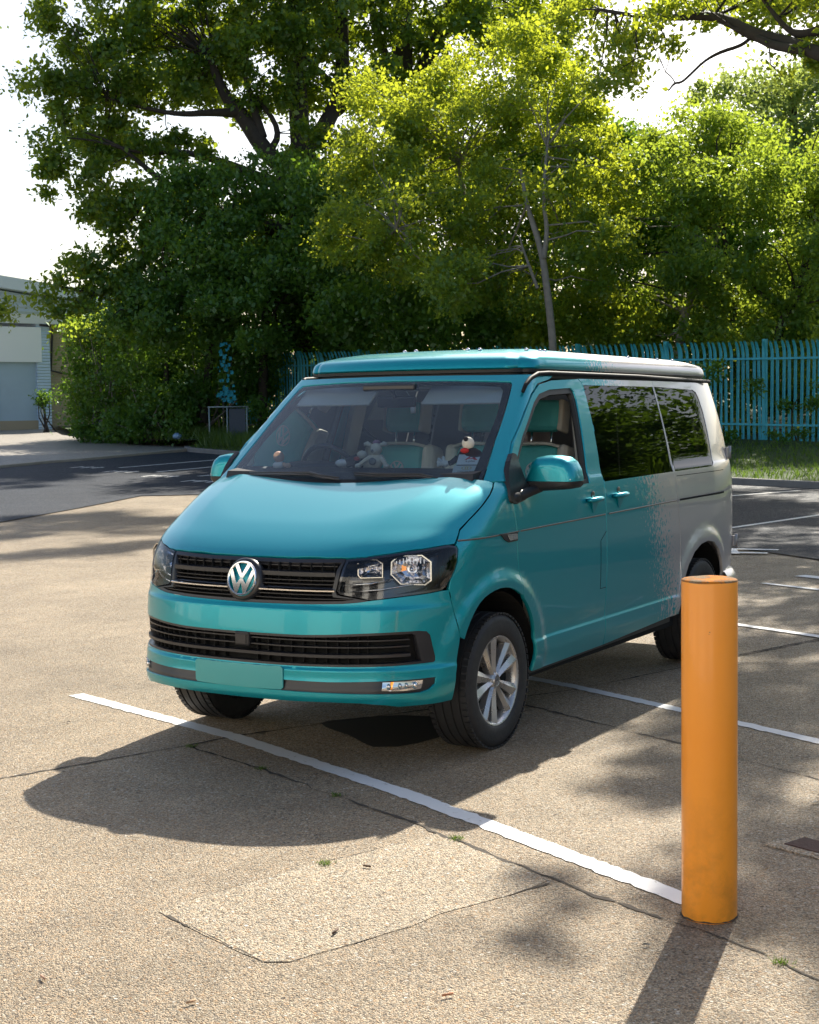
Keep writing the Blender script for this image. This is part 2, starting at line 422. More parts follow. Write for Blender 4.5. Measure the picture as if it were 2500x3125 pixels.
def inset(L,par,d):
    U=par.to2(np.array(L,float));n=len(U);out=[]
    A=0.5*sum(U[i][0]*U[(i+1)%n][1]-U[(i+1)%n][0]*U[i][1] for i in range(n));sg=1 if A>0 else -1
    for i in range(n):
        a=U[i]-U[i-1];b=U[(i+1)%n]-U[i];a/=np.linalg.norm(a)+1e-9;b/=np.linalg.norm(b)+1e-9
        t=a+b;t/=np.linalg.norm(t)+1e-9;nn=np.array([-t[1],t[0]])*sg;c=max(.5,(1+a@b)/2)**.5
        out.append(U[i]+nn*d/c)
    return np.array(out)
def ring(name,L,par,F,mat,d,off=0,flange=.03,res=.03,parent=van,L2=None,sides=(1,)):
    U=par.to2(np.array(L,float)); H=inset(L,par,d) if L2 is None else par.to2(np.array(L2,float))
    class P2: pass
    return panel(name,U,par,F,mat,parent,holes=[[tuple(h) for h in H]],res=res,off=off,flange=flange,is2d=True,sides=sides)
def surf_strip(mb,z,y0,y1,din,dout,h,h2=None,n=60,F=Flow,tilt=0):
    "bar that follows the nose at height z from y0 to y1; din/dout depths behind the skin"
    h2=h if h2 is None else h2
    yy=np.linspace(y0,y1,n); x=np.interp(np.abs(yy),[0,1],[.9,.5]); 
    th=np.arctan2(yy,x)
    for _ in range(8):
        P=project(F,np.stack([yy*0,yy*0,yy*0+z],1),np.stack([np.cos(th),np.sin(th),yy*0],1)); th=np.arctan2(yy,P[:,0])
    N=grad(F,P); N[:,2]=0; N/=np.linalg.norm(N,axis=1,keepdims=True)
    a=P-N*din;b=P-N*dout; V=[];Fc=[]
    for i in range(n):
        V+=[a[i]+[0,0,h/2],b[i]+[0,0,h2/2+tilt],b[i]+[0,0,-h2/2+tilt],a[i]+[0,0,-h/2]]
        if i:
            for k in range(4): Fc.append(((i-1)*4+k,(i-1)*4+(k+1)%4,i*4+(k+1)%4,i*4+k))
    Fc+=[(0,1,2,3),((n-1)*4+3,(n-1)*4+2,(n-1)*4+1,(n-1)*4)]
    mb.add(V,Fc)
# lower grille
lgi=[(.924,0,.650),(.90,.35,.652),(.871,.477,.656),(.811,.616,.662),(.726,.74,.665),(.640,.80,.664),(.628,.812,.655),(.605,.826,.545),(.60,.83,.532),(.61,.825,.528),(.691,.774,.528),(.817,.617,.528),(.884,.45,.527),(.93,.04,.526)]
LG2=[tuple(np.array(p)) for p in sym(LG)]
lg=panel('lower_grille',CF.to2(np.array(sym(LG))),CF,Flow,M['satin'],van,holes=[[tuple(q) for q in CF.to2(np.array(sym(lgi)))]],res=.03,off=-.004,flange=.05,is2d=True)[0]
mb=MB()
for z,h,d0 in ((.637,.008,.012),(.606,.008,.012),(.565,.020,.004)): surf_strip(mb,z,-.80,.80,.045,d0,h,h*.7)
mb.build('slats',M['satin'],lg)
mb=MB()
for i,y in enumerate(np.arange(-.77,.78,.066)):
    if abs(y)<.05: continue
    th=math.atan2(y,.9); P=project(Flow,np.array([[0,0,.59]]),np.array([[math.cos(th),math.sin(th),0]]))[0]
    mb.box((P[0]*.955,P[1]*.955,.592),(.03,.006,.13),R=Matrix.Rotation(th*.6,3,'Z'))
    mb.build('grille_fin',M['dark'],lg); mb=MB()
panel('grille_backing',sym(LG),CF,Flow,M['dark'],lg,off=-.055,flange=0,res=.05)
mb=MB(); R=Matrix.Rotation(0,3,'Z'); mb.box((.905,.016,.628),(.05,.088,.074),bev=.012); mb.build('radar_sensor',M['black'],van); 
mb=MB(); mb.box((.931,.016,.626),(.004,.056,.046),bev=.001); mb.build('sensor_cover',M['satin'],lg)
# fog slot insert and fog lamps
panel('bumper_insert',sym(FS),CF,Flow,M['satin'],van,off=-.014,flange=.0,res=.03)
for s in (1,-1):
    nm=empty('fog_lamp',parent=van)
    FL=[(.766,.712,.444),(.69,.77,.443),(.606,.842,.440),(.615,.836,.398),(.69,.775,.397),(.775,.712,.404)]
    panel('lens',FL,CF,Flow,M['lens'],nm,off=.002,flange=0,res=.02,sides=(s,))
    panel('reflector',FL,CF,Flow,M['chrome'],nm,off=-.0095,flange=0,res=.012,sides=(s,))
    for k,t in enumerate((.15,.42,.58,.8)):
        mb=MB()
        P=np.array([.766,.712,.421])*(1-t)+np.array([.610,.839,.42])*t; P[0]+=.012;P[1]+=.008
        mb.blob((P[0]-.01,P[1]-.008,P[2]),(.010,.012,.015) if k<3 else (.014,.014,.017))
        mb.V=[(v[0],v[1]*s,v[2]) for v in mb.V]; mb.build('bulb',M['chrome'],nm)
# number plate (blanked)
plt=MB(); 
n=24;V=[];Fc=[]
def platex(y): return .962-.10*(abs(y)/.3)**2*.3
pp=[(-.26,-.0555),(.26,-.0555),(.26,.0555),(-.26,.0555)]
rows=[]
for k in range(2):
    for j,zz in enumerate((-.0555,-.045,.045,.0555)):
        for i in range(n+1):
            y=-.262+.524*i/n; c=.012 if j in(0,3) else 0; y=max(-.262+c,min(.262-c,y)); V.append((platex(y)-.006*k-.012*0+ (0 if abs(zz)<.05 else -.001),y,.4565+zz))
m=n+1
for k in range(2):
    for j in range(3):
        for i in range(n):
            a=k*4*m+j*m+i; f=(a,a+1,a+m+1,a+m); Fc.append(f if k==0 else f[::-1])
for i in range(n):
    Fc.append((i,4*m+i,4*m+i+1,i+1)); a=3*m+i;Fc.append((a,a+1,a+4*m+1,a+4*m))
for j in range(3):
    a=j*m;Fc.append((a,a+m,a+5*m,a+4*m)); a=j*m+n;Fc.append((a,a+4*m,a+5*m,a+m))
plt.add(V,Fc,False); plt.build('number_plate',M['plate'],van,sharp=30)
# upper grille
UG=[(.812,0,1.012),(.805,.241,1.012),(.785,.40,1.016),(.758,.512,1.018),(.794,.505,.967),(.826,.495,.867),(.832,.505,.850),(.763,.645,.824),(.789,.605,.818),(.822,.537,.812),(.873,.373,.807),(.903,0,.803)]
UGi=[(.82,0,.996),(.805,.241,.996),(.785,.40,1.000),(.768,.495,1.002),(.80,.488,.967),(.832,.478,.867),(.835,.485,.842),(.80,.585,.832),(.822,.53,.824),(.873,.373,.820),(.900,0,.816)]
ug=panel('upper_grille',CF.to2(np.array(sym(UG))),CF,Flow,M['satin'],van,holes=[[tuple(q) for q in CF.to2(np.array(sym(UGi)))]],res=.03,off=-.003,flange=.05,is2d=True)[0]
mb=MB()
for z,h,d0,w in ((.983,.007,.010,.485),(.946,.026,.0,.485),(.917,.006,.012,.485),(.899,.006,.012,.485),(.851,.007,.01,.51),(.832,.006,.01,.56)):
    surf_strip(mb,z,-w,w,.05,d0,h,h*.55 if h<.02 else h*.75,tilt=-.002)
mb.build('slats',M['satin'],ug)
mb=MB(); surf_strip(mb,.878,-.49,.49,.03,-.007,.030,.006,tilt=-.009); mb.build('chrome_strip',M['chrome'],van)
mb=MB()
for y in np.arange(-.46,.47,.058):
    if abs(y)<.09: continue
    mb.box((NOSEZ(.91)-.41*(abs(y)/.95)**3-.045,y,.91),(.02,.005,.17))
    mb.build('grille_fin',M['dark'],ug); mb=MB()
panel('grille_backing',sym(UG),CF,Flow,M['dark'],ug,off=-.058,flange=0,res=.05)
# emblem builder
def emblem(parent,c,nrm,up,r,th,matl,matd,name='emblem'):
    nrm=Vector(nrm).normalized(); up=Vector(up); rt=up.cross(nrm).normalized(); up=nrm.cross(rt); c=Vector(c)
    fn=lambda u,v,w:c+rt*u*r+up*v*r+nrm*w
    Rm=Matrix((rt,up,nrm)).transposed()
    mb=MB(); mb.cm=0
    mb.lathe([(.86*r,0),(.86*r,th*.8),(.90*r,th),(.96*r,th),(1.0*r,th*.6),(1.0*r,0)],n=48,c=c,R=Rm)
    V_=[(-.52,.70),(-.32,.82),(0,.25),(.32,.82),(.52,.70),(.10,.03),(-.10,.03)]
    W_=[(-.83,.30),(-.68,.52),(-.32,-.30),(-.09,-.01),(.09,-.01),(.32,-.30),(.68,.52),(.83,.30),(.38,-.80),(.20,-.84),(0,-.22),(-.20,-.84),(-.38,-.80)]
    mb.prism(V_,th*.9,fn); mb.prism(W_,th*.9,fn)
    e=mb.build(name,matl,parent,sharp=35)
    mb=MB(); mb.lathe([(.001,0),(.97*r,0),(.97*r,th*.3),(.001,th*.3)],n=48,c=c,R=Rm); mb.build('emblem_disc',matd,e if parent is van else parent)
    return e
em=emblem(van,(.886,0,.9125),(.975,0,.22),(0,0,1),.0865,.014,M['chrome'],newmat('emblem_teal',TEAL,.25,.4,coat=.5))
mb=MB(); mb.lathe([(.001,0),(.093,0),(.104,-.01),(.104,-.05)],n=48,c=(.888,0,.912),R=Vector((.975,0,.22)).to_track_quat('Z','Y').to_matrix()); mb.build('emblem_surround',M['satin'],ug)
# headlights
HL=[(.758,.519,1.015),(.79,.512,.967),(.822,.502,.868),(.818,.515,.855),(.763,.652,.829),(.669,.766,.842),(.554,.849,.851),(.492,.879,.857),(.465,.888,.872),(.440,.898,.905),(.412,.905,.945),(.39,.908,.985),(.372,.903,1.045),(.378,.895,1.060),(.416,.874,1.066),(.532,.806,1.053),(.646,.698,1.037),(.719,.596,1.022)]
chr2=newmat('reflector_chrome',(.75,.75,.78),.12,1.)
bez=newmat('lamp_bezel',(.80,.76,.68),.18,.9)
lampblk=newmat('lamp_black',(.012,.012,.015),.12,spec=.8,coat=.5)
for s in (1,-1):
    hl=empty('headlight',parent=van)
    panel('lens',HL,PF,Flow,M['lens'],hl,off=.001,flange=0,res=.02,sides=(s,))
    U=PF.to2(np.array(HL)); Hh=inset(HL,PF,.010)
    panel('housing_rim',U,PF,Flow,lampblk,hl,holes=[[tuple(q) for q in Hh]],res=.02,off=-.003,flange=.06,is2d=True,sides=(s,))
    panel('housing',HL,PF,Flow,lampblk,hl,off=-.105,flange=0,res=.03,sides=(s,))
    # reflectors
    def refl(c,n,w,h,shape,mat,depth,bulb,name):
        n=Vector(n).normalized(); up=Vector((0,0,1)); rt=up.cross(n).normalized(); up=n.cross(rt); c=Vector(c)
        if s<0: c.y*=-1;n.y*=-1;rt=Vector((rt.x,-rt.y,rt.z));up=Vector((up.x,-up.y,up.z))
        K=len(shape); rings=[(1.0,0),(.92,-.25),(.78,-.55),(.55,-.82),(.25,-.98),(.02,-1.0)]
        V=[];Fc=[]
        for q,d in rings:
            for (a,b) in shape: V.append(c+rt*a*w/2*q+up*b*h/2*q+n*d*depth)
        for i in range(len(rings)-1):
            for k in range(K): Fc.append((i*K+k,i*K+(k+1)%K,(i+1)*K+(k+1)%K,(i+1)*K+k))
        m_=MB(); m_.add(V,Fc,False); ob=m_.build(name,mat,hl)
        # bezel frame
        m_=MB(); V=[];Fc=[]
        for q,d in ((1.0,-.002),(1.0,.010),(1.07,.010),(1.07,-.004)):
            for (a,b) in shape: V.append(c+rt*a*w/2*q+up*b*h/2*q+n*d)
        for i in range(4):
            for k in range(K): Fc.append((i*K+k,i*K+(k+1)%K,((i+1)%4)*K+(k+1)%K,((i+1)%4)*K+k))
        m_.add(V,Fc); m_.build('bezel',bez,hl)
        m_=MB(); m_.blob(c-n*depth*.55,(bulb,bulb,bulb)); m_.build('bulb',chr2,hl)
        return c,n,rt,up
    oct_=[(-.95,.55),(-.6,.95),(.55,1),(1,.55),(1,-.7),(.7,-1),(-.5,-.95),(-.98,-.3)]
    a=refl((.578,.762,.957),(.90,.43,.03),.185,.135,oct_,chr2,.055,.013,'main_reflector')
    b=refl((.697,.612,.968),(.95,.30,.03),.115,.085,[(-1,.9),(.5,1),(1,.6),(1,-.9),(-.8,-1),(-1,-.7)],chr2,.05,.010,'indicator_reflector')
    m_=MB()
    c_,n_,rt_,up_=a
    for k in range(9): # ribbed upper part of the main bowl
        m_.box(c_+rt_*(-.07+k*.0165)+up_*.046-n_*.012,(.004,.004,.034),R=Matrix((rt_,n_,up_)).transposed())
    m_.build('reflector_ribs',chr2,hl)
    m_=MB(); m_.tube([(.79,.52*s,.893),(.72,.625*s,.900),(.64,.70*s,.915)],.006,6); m_.tube([(.775,.545*s,.862),(.70,.66*s,.87),(.62,.75*s,.885),(.52,.82*s,.892)],.004,6); m_.build('light_guide',M['satchrome'],hl)
# bonnet
BSH=[(.378,.897,1.075),(.31,.880,1.137),(.226,.888,1.18),(.12,.893,1.232),(.024,.890,1.286),(-.035,.878,1.322),(-.062,.866,1.341)]
bf=[(.808,0,1.0165),(.805,.12,1.0165),(.801,.241,1.0165),(.779,.422,1.021),(.752,.525,1.023),(.719,.596,1.027),(.646,.698,1.042),(.532,.806,1.058),(.416,.876,1.071)]
br0=[(-.045,.83,1.345),(.0,.70,1.345),(.055,.50,1.345),(.09,.35,1.345),(.12,.15,1.345),(.125,0,1.345)]
_b=np.array(br0);_q=project(Flow,np.stack([_b[:,0],_b[:,1],_b[:,1]*0+.6],1),np.tile([0,0,1.],(len(_b),1)));br=[tuple(q) for q in _q]
panel('bonnet',sym(bf+BSH+br),AX,Flow,M['paint'],van,res=.022,flange=.02)
# fenders
arcf=[(x,.935,z) for x,z in ARCH]
FD=[(.380,.908,1.070),(.31,.884,1.129),(.226,.891,1.174),(.12,.897,1.226),(.024,.895,1.279),(-.035,.884,1.315),(-.066,.872,1.336),(-.075,.875,1.345),(-.145,.902,1.335),(-.16,.93,1.224),(-.172,.941,1.118),(-.188,.941,.951),(-.202,.942,.86),(-.212,.945,.76)]+\
   [(x,.94,z) for x,z in ARCH[::-1] if x>-.205 and x<.395]+[(.400,.93,.622),(.450,.897,.857),(.436,.901,.905),(.407,.908,.945),(.385,.911,.985),(.366,.906,1.045)]
def flare_rows(a,b): return None
panel('front_wing',FD,PF,Flow,M['paint'],van,res=.02,sides=(1,-1),flange=.02)
# rows for side panels, dense at the feature lines
SR=sorted(set([round(v,4) for v in list(np.arange(.345,1.90,.03))+[.485,.492,.50,.508,.516]+list(np.arange(1.065,1.13,.005))+[1.28,1.29,1.30,1.308,1.315,1.322,1.33]]))
SR=[z for i,z in enumerate(SR) if i==0 or z-SR[i-1]>.0035]
# front doors
dw=[(-.190,1.345),(-.41,1.562),(-.65,1.742),(-.741,1.788),(-.885,1.812),(-1.175,1.822),(-1.198,1.80),(-1.205,1.759),(-1.125,1.285),(-.19,1.272)]
FDR=[(-.166,1.224),(-.178,1.118),(-.194,.951),(-.208,.86),(-.217,.757)]+[(x,z) for x,z in ARCH if x<-.222]+[(-1.318,.338),(-1.316,.95),(-1.308,1.15),(-1.309,1.268),(-1.339,1.63),(-1.345,1.78),(-1.335,1.852),(-1.30,1.872),(-.942,1.862),(-.775,1.838),(-.652,1.778),(-.516,1.685),(-.304,1.532),(-.184,1.405),(-.160,1.345),(-.152,1.30)]
doors=panel('front_door',s3(FDR),SD,Fside,M['paint'],van,holes=[s3(dw)],res=.028,rows=SR,sides=(1,-1),flange=.022)
for s,dr in zip((1,-1),doors):
    U=SD.to2(np.array(s3(dw)))
    panel('window_seal',U,SD,Fside,M['seal'],dr,holes=[[tuple(q) for q in inset(s3(dw),SD,.028)]],res=.04,off=-.008,flange=.03,is2d=True,sides=(s,))
    if s<0: panel('window_glass',s3(dw),SD,Fside,M['sglass'],dr,off=-.02,flange=0,res=.06,sides=(s,))
    mb=MB()
    # inner door card
    V=[(-.50,.86*s,.45),(-1.30,.86*s,.45),(-1.28,.875*s,1.24),(-.22,.875*s,1.24),(-.22,.86*s,.95),(-.42,.86*s,.75)]
    mb.prism([(p[0],p[2]) for p in V],.03,lambda u,v,w:Vector((u,(.84+w)*s,v))); mb.build('door_card',M['lining'],dr)
    # fuel flap outline on the nearside
    # mirror sail
    SL=[(-.172,1.425),(-.262,1.50),(-.300,1.40),(-.345,1.278),(-.345,1.262),(-.232,1.232),(-.14,1.228),(-.105,1.25),(-.125,1.33)]
    panel('mirror_sail',s3(SL),SD,Fside,M['black'],dr,off=.016,flange=.03,res=.03,sides=(s,),rnd=1)
# sliding door (nearside) and plain fixed panel on the offside
SDW=[(-1.350,1.838),(-2.4155,1.831),(-2.4155,1.292),(-1.325,1.283),(-1.315,1.30),(-1.345,1.60)]
SDR=[(-1.309,1.874),(-1.343,1.852),(-1.352,1.78),(-1.347,1.63),(-1.317,1.268),(-1.316,1.15),(-1.324,.95),(-1.326,.338),(-2.448,.372),(-2.452,.52),(-2.478,.62),(-2.488,.75),(-2.480,.9),(-2.442,1.11),(-2.423,1.28),(-2.420,1.56),(-2.425,1.868)]
sds=panel('sliding_door',s3(SDR),SD,Fside,M['paint'],van,holes=[s3(SDW)],res=.03,rows=SR,sides=(1,-1),flange=.02)
for s,o in zip((1,-1),sds): panel('window_glass',s3(SDW),SD,Fside,M['darkglass'],o,off=-.0035,flange=.01,res=.08,sides=(s,))
# rear quarter
QW=[(-2.4335,1.831),(-3.11,1.812),(-3.165,1.795),(-3.190,1.75),(-3.205,1.66),(-3.195,1.40),(-3.180,1.32),(-3.145,1.296),(-2.4385,1.292)]
def rearP(x,z): 
    return (x,float(Yside(np.array([x]),np.array([z]))[0]),z)
RA=[(-2.48,.372),(-2.50,.50),(-2.54,.60),(-2.60,.68),(-2.70,.755),(-2.82,.797),(-2.95,.808),(-3.07,.790),(-3.17,.735),(-3.24,.66),(-3.30,.56),(-3.335,.45),(-3.34,.36)]
QR=[(-2.432,1.868),(-2.428,1.56),(-2.431,1.28),(-2.450,1.11),(-2.488,.9),(-2.496,.75),(-2.486,.62),(-2.462,.53),(-2.456,.374)]+RA
q3=[rearP(x,z) for x,z in QR]+[rearP(-3.5,.36),(-3.80,.70,.37),(-3.86,.55,.42),(-3.86,.55,.75),(-3.84,.62,.76),(-3.80,.72,.78),(-3.77,.77,.80),(-3.77,.77,1.14),(-3.84,.64,1.15),(-3.84,.55,1.20),(-3.70,.55,1.86),(-3.62,.70,1.862),(-3.3,.77,1.860)]
quarters=panel('rear_quarter',q3,RR,Fside,M['paint'],van,holes=[[rearP(x,z) for x,z in QW]],res=.028,rows=SR,sides=(1,-1),flange=.02)
for s,o in zip((1,-1),quarters):
    panel('window_glass',[rearP(x,z) for x,z in QW],RR,Fside,M['darkglass'],o,off=-.0035,flange=.01,res=.08,sides=(s,))
for s in (1,-1):
    TL=[(-3.775,.765,.805),(-3.775,.765,1.135),(-3.835,.64,1.145),(-3.85,.60,1.0),(-3.85,.60,.78)]
    tlo=panel('tail_light',TL,RR,Fside,M['red'],van,off=.006,flange=.03,res=.04,sides=(s,),rnd=1)
    # rear door with window
    mb=MB(); mb.prism([(.005,.36),(.55,.36),(.55,1.86),(.005,1.86)],.03,lambda u,v,w:Vector((-3.86-.0+w+.3*max(0,min(1,(v-1.2)))*1.0,u*s,v))); rd=mb.build('rear_door',M['paint'],van)
    mb=MB(); mb.prism([(.05,1.27),(.52,1.27),(.50,1.80),(.05,1.80)],.004,lambda u,v,w:Vector((-3.866+w+.3*(v-1.2),u*s,v))); mb.build('window_glass',M['darkglass'],rd)
    for z,x in ((1.37,-3.670),(.735,-3.790)):
        mb=MB()
        y=float(Yside(np.array([x]),np.array([z]))[0])
        mb.box((x,(y+.012)*s,z),(.05,.022,.075),bev=.006); mb.tube([(x-.03,(y+.018)*s,z-.045),(x-.03,(y+.018)*s,z+.045)],.013,10)
        mb.build('door_hinge',newmat('hinge_grey',(.42,.40,.40),.3,.5),van)
mb=MB(); V=[];Fc=[]
# rear bumper
prof=[(0,.36),(.03,.38),(.05,.45),(.055,.52),(.03,.56),(0,.57)]
path=[(-3.30,.952),(-3.5,.935),(-3.68,.875),(-3.80,.78),(-3.87,.6),(-3.89,.3),(-3.895,0),(-3.89,-.3),(-3.87,-.6),(-3.80,-.78),(-3.68,-.875),(-3.5,-.935),(-3.30,-.952)]
path=[tuple(p) for p in chaikin(path,2,False)]
for i,(x,y) in enumerate(path):
    a=Vector(path[max(0,i-1)]);b=Vector(path[min(len(path)-1,i+1)]);t=(b-a).normalized();nn=Vector((t.y,-t.x))
    if nn.dot(Vector((x+2,y)))<0: nn=-nn
    for d,z in prof: V.append((x+nn.x*(d-.03),y+nn.y*(d-.03),z))
K=len(prof)
for i in range(len(path)-1):
    for k in range(K-1): Fc.append((i*K+k,i*K+k+1,(i+1)*K+k+1,(i+1)*K+k))
mb.add(V,Fc,True); mb.build('rear_bumper',M['paint'],van)
# sills, painted crease lines
mb=MB()
for s in (1,-1):
    mb=MB(); mb.prism([(-.42,.31),(-2.44,.325),(-2.44,.36),(-.42,.35)],.05,lambda u,v,w:Vector((u,(.885-w)*s,v))); mb.build('sill',M['black'],van)
def side_line(mb,pts,w,F=Fside,s=1,off=.002,th=.004):
    P=np.array(pts,float);O=np.stack([P[:,0],P[:,0]*0,P[:,1]],1);D=np.tile([0,1.,0],(len(P),1));Q=project(F,O,D)+grad(F,project(F,O,D))*off
    V=[];Fc=[]
    for i,q in enumerate(Q):
        for (dz,dy) in ((-w/2,-th),(-w/2*.6,0),(w/2*.6,0),(w/2,-th)): V.append((q[0],(q[1]+dy)*s,q[2]+dz))
        if i:
            for k in range(3):Fc.append(((i-1)*4+k,(i-1)*4+k+1,i*4+k+1,i*4+k))
    mb.add(V,Fc,True)
brz=newmat('painted_crease',(.10,.085,.07),.3,.3,coat=.5)  # brown tone painted for the reflection along the body crease
for s in (1,-1):
    mb=MB(); 
    side_line(mb,[(x,float(zgroove(x))-.004) for x in np.arange(-.205,.36,.04)],.011,F=Flow,s=s)
    mb.build('painted_crease_line',brz,van)
    mb=MB(); side_line(mb,[(x,float(zgroove(x))-.004) for x in np.arange(-1.30,-.20,.04)],.011,s=s); mb.build('painted_crease_strip',brz,doors[0 if s>0 else 1])
    mb=MB(); side_line(mb,[(x,float(zgroove(x))-.004) for x in np.arange(-2.43,-1.33,.04)],.011,s=s); mb.build('painted_crease_strip',brz,sds[0 if s>0 else 1])
    mb=MB(); side_line(mb,[(x,1.109+.0*x) for x in np.arange(-3.36,-2.46,.04)],.020,s=s,off=.001); mb.build('door_rail_slot',M['dark'],quarters[0 if s>0 else 1])
# nearside details: fuel flap, panel seam below window, badge, handles
def seam(pts,parent,w=.004,name='panel_seam',s=1,F=Fside):
    mb=MB(); P=np.array(pts,float)
    Q=[]
    for a,b in zip(P[:-1],P[1:]):
        k=max(2,int(np.linalg.norm(b-a)/.03)); Q+=[a+(b-a)*i/k for i in range(k)]
    Q.append(P[-1]); Q=np.array(Q); O=np.stack([Q[:,0],Q[:,0]*0,Q[:,1]],1); R_=project(F,O,np.tile([0,1.,0],(len(Q),1)))
    mb.tube([(q[0],q[1]*s,q[2]) for q in R_],w*.5,6); return mb.build(name,M['dark'],parent)
seam([(-1.314,1.00),(-1.234,.95),(-1.233,.675),(-1.312,.675)],doors[0],name='fuel_flap')
seam([(-2.45,1.262),(-3.38,1.262)],quarters[0])
for s in (1,-1):
    BD=[(.012,1.088),(-.178,1.083),(-.179,1.040),(-.085,1.038),(-.045,1.052)]
    bo=panel('wing_badge',s3(BD),SD,Flow,M['satin'],van,off=.008,flange=.012,res=.03,sides=(s,))
    panel('badge_panel',s3([(-.06,1.080),(-.170,1.077),(-.171,1.048),(-.09,1.047)]),SD,Flow,M['satchrome'],bo[0],off=.0105,flange=.004,res=.03,sides=(s,))
def handle(parent,x,z,s):
    y=float(Yside(np.array([x]),np.array([z]))[0])
    mb=MB(); mb.tube([(x+.080,(y+.002)*s,z),(x+.072,(y+.024)*s,z+.001),(x+.03,(y+.034)*s,z+.003),(x-.03,(y+.034)*s,z+.004),(x-.072,(y+.024)*s,z+.003),(x-.080,(y+.002)*s,z+.002)],[.014,.017,.019,.019,.017,.014],12,squash=.8)
    h=mb.build('door_handle',M['paint'],parent)
    mb=MB(); mb.prism([(-.045,-.012),(.045,-.012),(.03,-.045),(.008,-.075),(-.008,-.075),(-.03,-.045)],.010,lambda u,v,w:Vector((x+u*.95,(y-.002+w*2.2*(1+v/.12))*s,z+v*1.0))); mb.build('lock_cover',M['paint'],parent)
    mb=MB(); mb.blob((x-.005,y*s,z+.028),(.024,.003,.022)); mb.build('painted_recess',brz,parent)  # dark disc on the flat skin, painted as the shade of a hollow
for s,o in zip((1,-1),doors): handle(o,-1.135,1.190,s)
for s,o in zip((1,-1),sds): handle(o,-1.500,1.195,s)
# A pillars, header
WG=[(-.052,.808,1.347),(-.12,.800,1.41),(-.279,.765,1.549),(-.436,.738,1.685),(-.60,.703,1.838),(-.615,.685,1.852),(-.60,.60,1.857),(-.55,.35,1.866),(-.52,0,1.869)]
ws_bot=[(.045,.55,1.340),(.10,.3,1.338),(.12,0,1.338)]
pil=[(-.075,.872,1.347),(-.145,.897,1.345),(-.175,.885,1.418),(-.296,.855,1.540),(-.508,.82,1.693),(-.644,.793,1.786),(-.767,.775,1.846),(-.93,.765,1.870),(-1.0,.76,1.893),(-.72,.73,1.893),(-.66,.60,1.893),(-.60,.35,1.895),(-.55,0,1.897)]
WG3=[(-.055,.815,1.345),(-.12,.806,1.41),(-.279,.771,1.549),(-.436,.744,1.685),(-.60,.709,1.840),(-.620,.690,1.857),(-.60,.60,1.862),(-.55,.35,1.871),(-.52,0,1.874)]
fr=[tuple(p) for p in pil]
panel('windscreen_frame',fr+[(x,-y,z) for x,y,z in reversed(fr) if y>0]+[(x,-y,z) for x,y,z in WG3 if y>0]+[tuple(p) for p in reversed(WG3)],CP,Fup,M['paint'],van,res=.022,flange=.02)
wsl=sym([(.12,0,1.338),(.10,.3,1.338),(.045,.55,1.340),(-.02,.74,1.342)]+WG[0:])
GL=[(.12,0,1.338),(.10,.3,1.338),(.045,.55,1.340),(-.03,.76,1.343)]+WG
gl_full=GL+[(x,-y,z) for x,y,z in reversed(GL) if abs(y)>1e-6]
wsg=panel('windscreen',gl_full,CP,Fup,M['glass'],van,off=-.003,flange=.0,res=.05)[0]
GI=[(.10,0,1.350),(.085,.3,1.350),(.03,.52,1.351),(-.05,.735,1.354),(-.12,.735,1.41),(-.279,.715,1.549),(-.436,.697,1.685),(-.57,.665,1.81),(-.59,.64,1.832),(-.57,.55,1.838),(-.53,.35,1.846),(-.50,0,1.850)]
gi_full=GI+[(x,-y,z) for x,y,z in reversed(GI) if abs(y)>1e-6]
panel('frit_band',CP.to2(np.array(gl_full)),CP,Fup,newmat('frit_black',(.006,.006,.007),.25),wsg,holes=[[tuple(q) for q in CP.to2(np.array(gi_full))]],res=.05,off=-.006,flange=0,is2d=True)
# cowl cavity
CT=[(.125,0,1.334),(.10,.3,1.334),(.045,.55,1.336),(-.02,.74,1.339),(-.026,.745,1.350),(.04,.55,1.351),(.095,.3,1.352),(.112,0,1.352)]
panel('cowl_trim',CT+[(x,-y,z) for x,y,z in reversed(CT) if abs(y)>1e-6],CP,Fup,M['trimblk'],van,off=.004,flange=.01,res=.03)
mb=MB(); mb.box((-.04,0,1.265),(.26,1.3,.03)); mb.build('scuttle',M['dark'],van)
# roof: seals, rails, pop top
def plan(y0,xf,xr,r,bow):
    P=[]
    for i in range(25):
        y=y0-(r)-(y0-r)*i/24*1.0; P.append((xf-bow*y*y/(y0*y0)*1.0+bow,y))
    L=[];
    for i in range(9):
        a=math.pi/2*i/8; L.append((xf+0-r+ r*math.sin(a), y0-r+r*math.cos(a)))
    half=[(xr+r-r*math.sin(a),y0-r+r*math.cos(a)) for a in np.linspace(math.pi/2,0,9)]
    half+=[(xr+r+(xf-r-xr-r)*t,y0) for t in np.linspace(.04,.96,30)]+L
    half+=[(x,y) for x,y in P[1:]]
    return half+[(x,-y) for x,y in reversed(half[:-1])]
def band(mb,prof,y0,xf,xr,r,bow):
    base=plan(y0,xf,xr,r,bow);n=len(base);cx=(xf+xr)/2;V=[];Fc=[]
    for d,z in prof:
        for (x,y) in base:
            k=1.6 if x>cx else 1; V.append((cx+(x-cx)*(1-d*k/(abs(xf-xr)/2)),y*(1-d/y0),z(x,y) if callable(z) else z))
    for j in range(len(prof)-1):
        for i in range(n): Fc.append((j*n+i,j*n+(i+1)%n,(j+1)*n+(i+1)%n,(j+1)*n+i))
    return V,Fc,n
zb=lambda b:(lambda x,y:b+.012*0-.022*max(0,(-x-.9))/2.6)
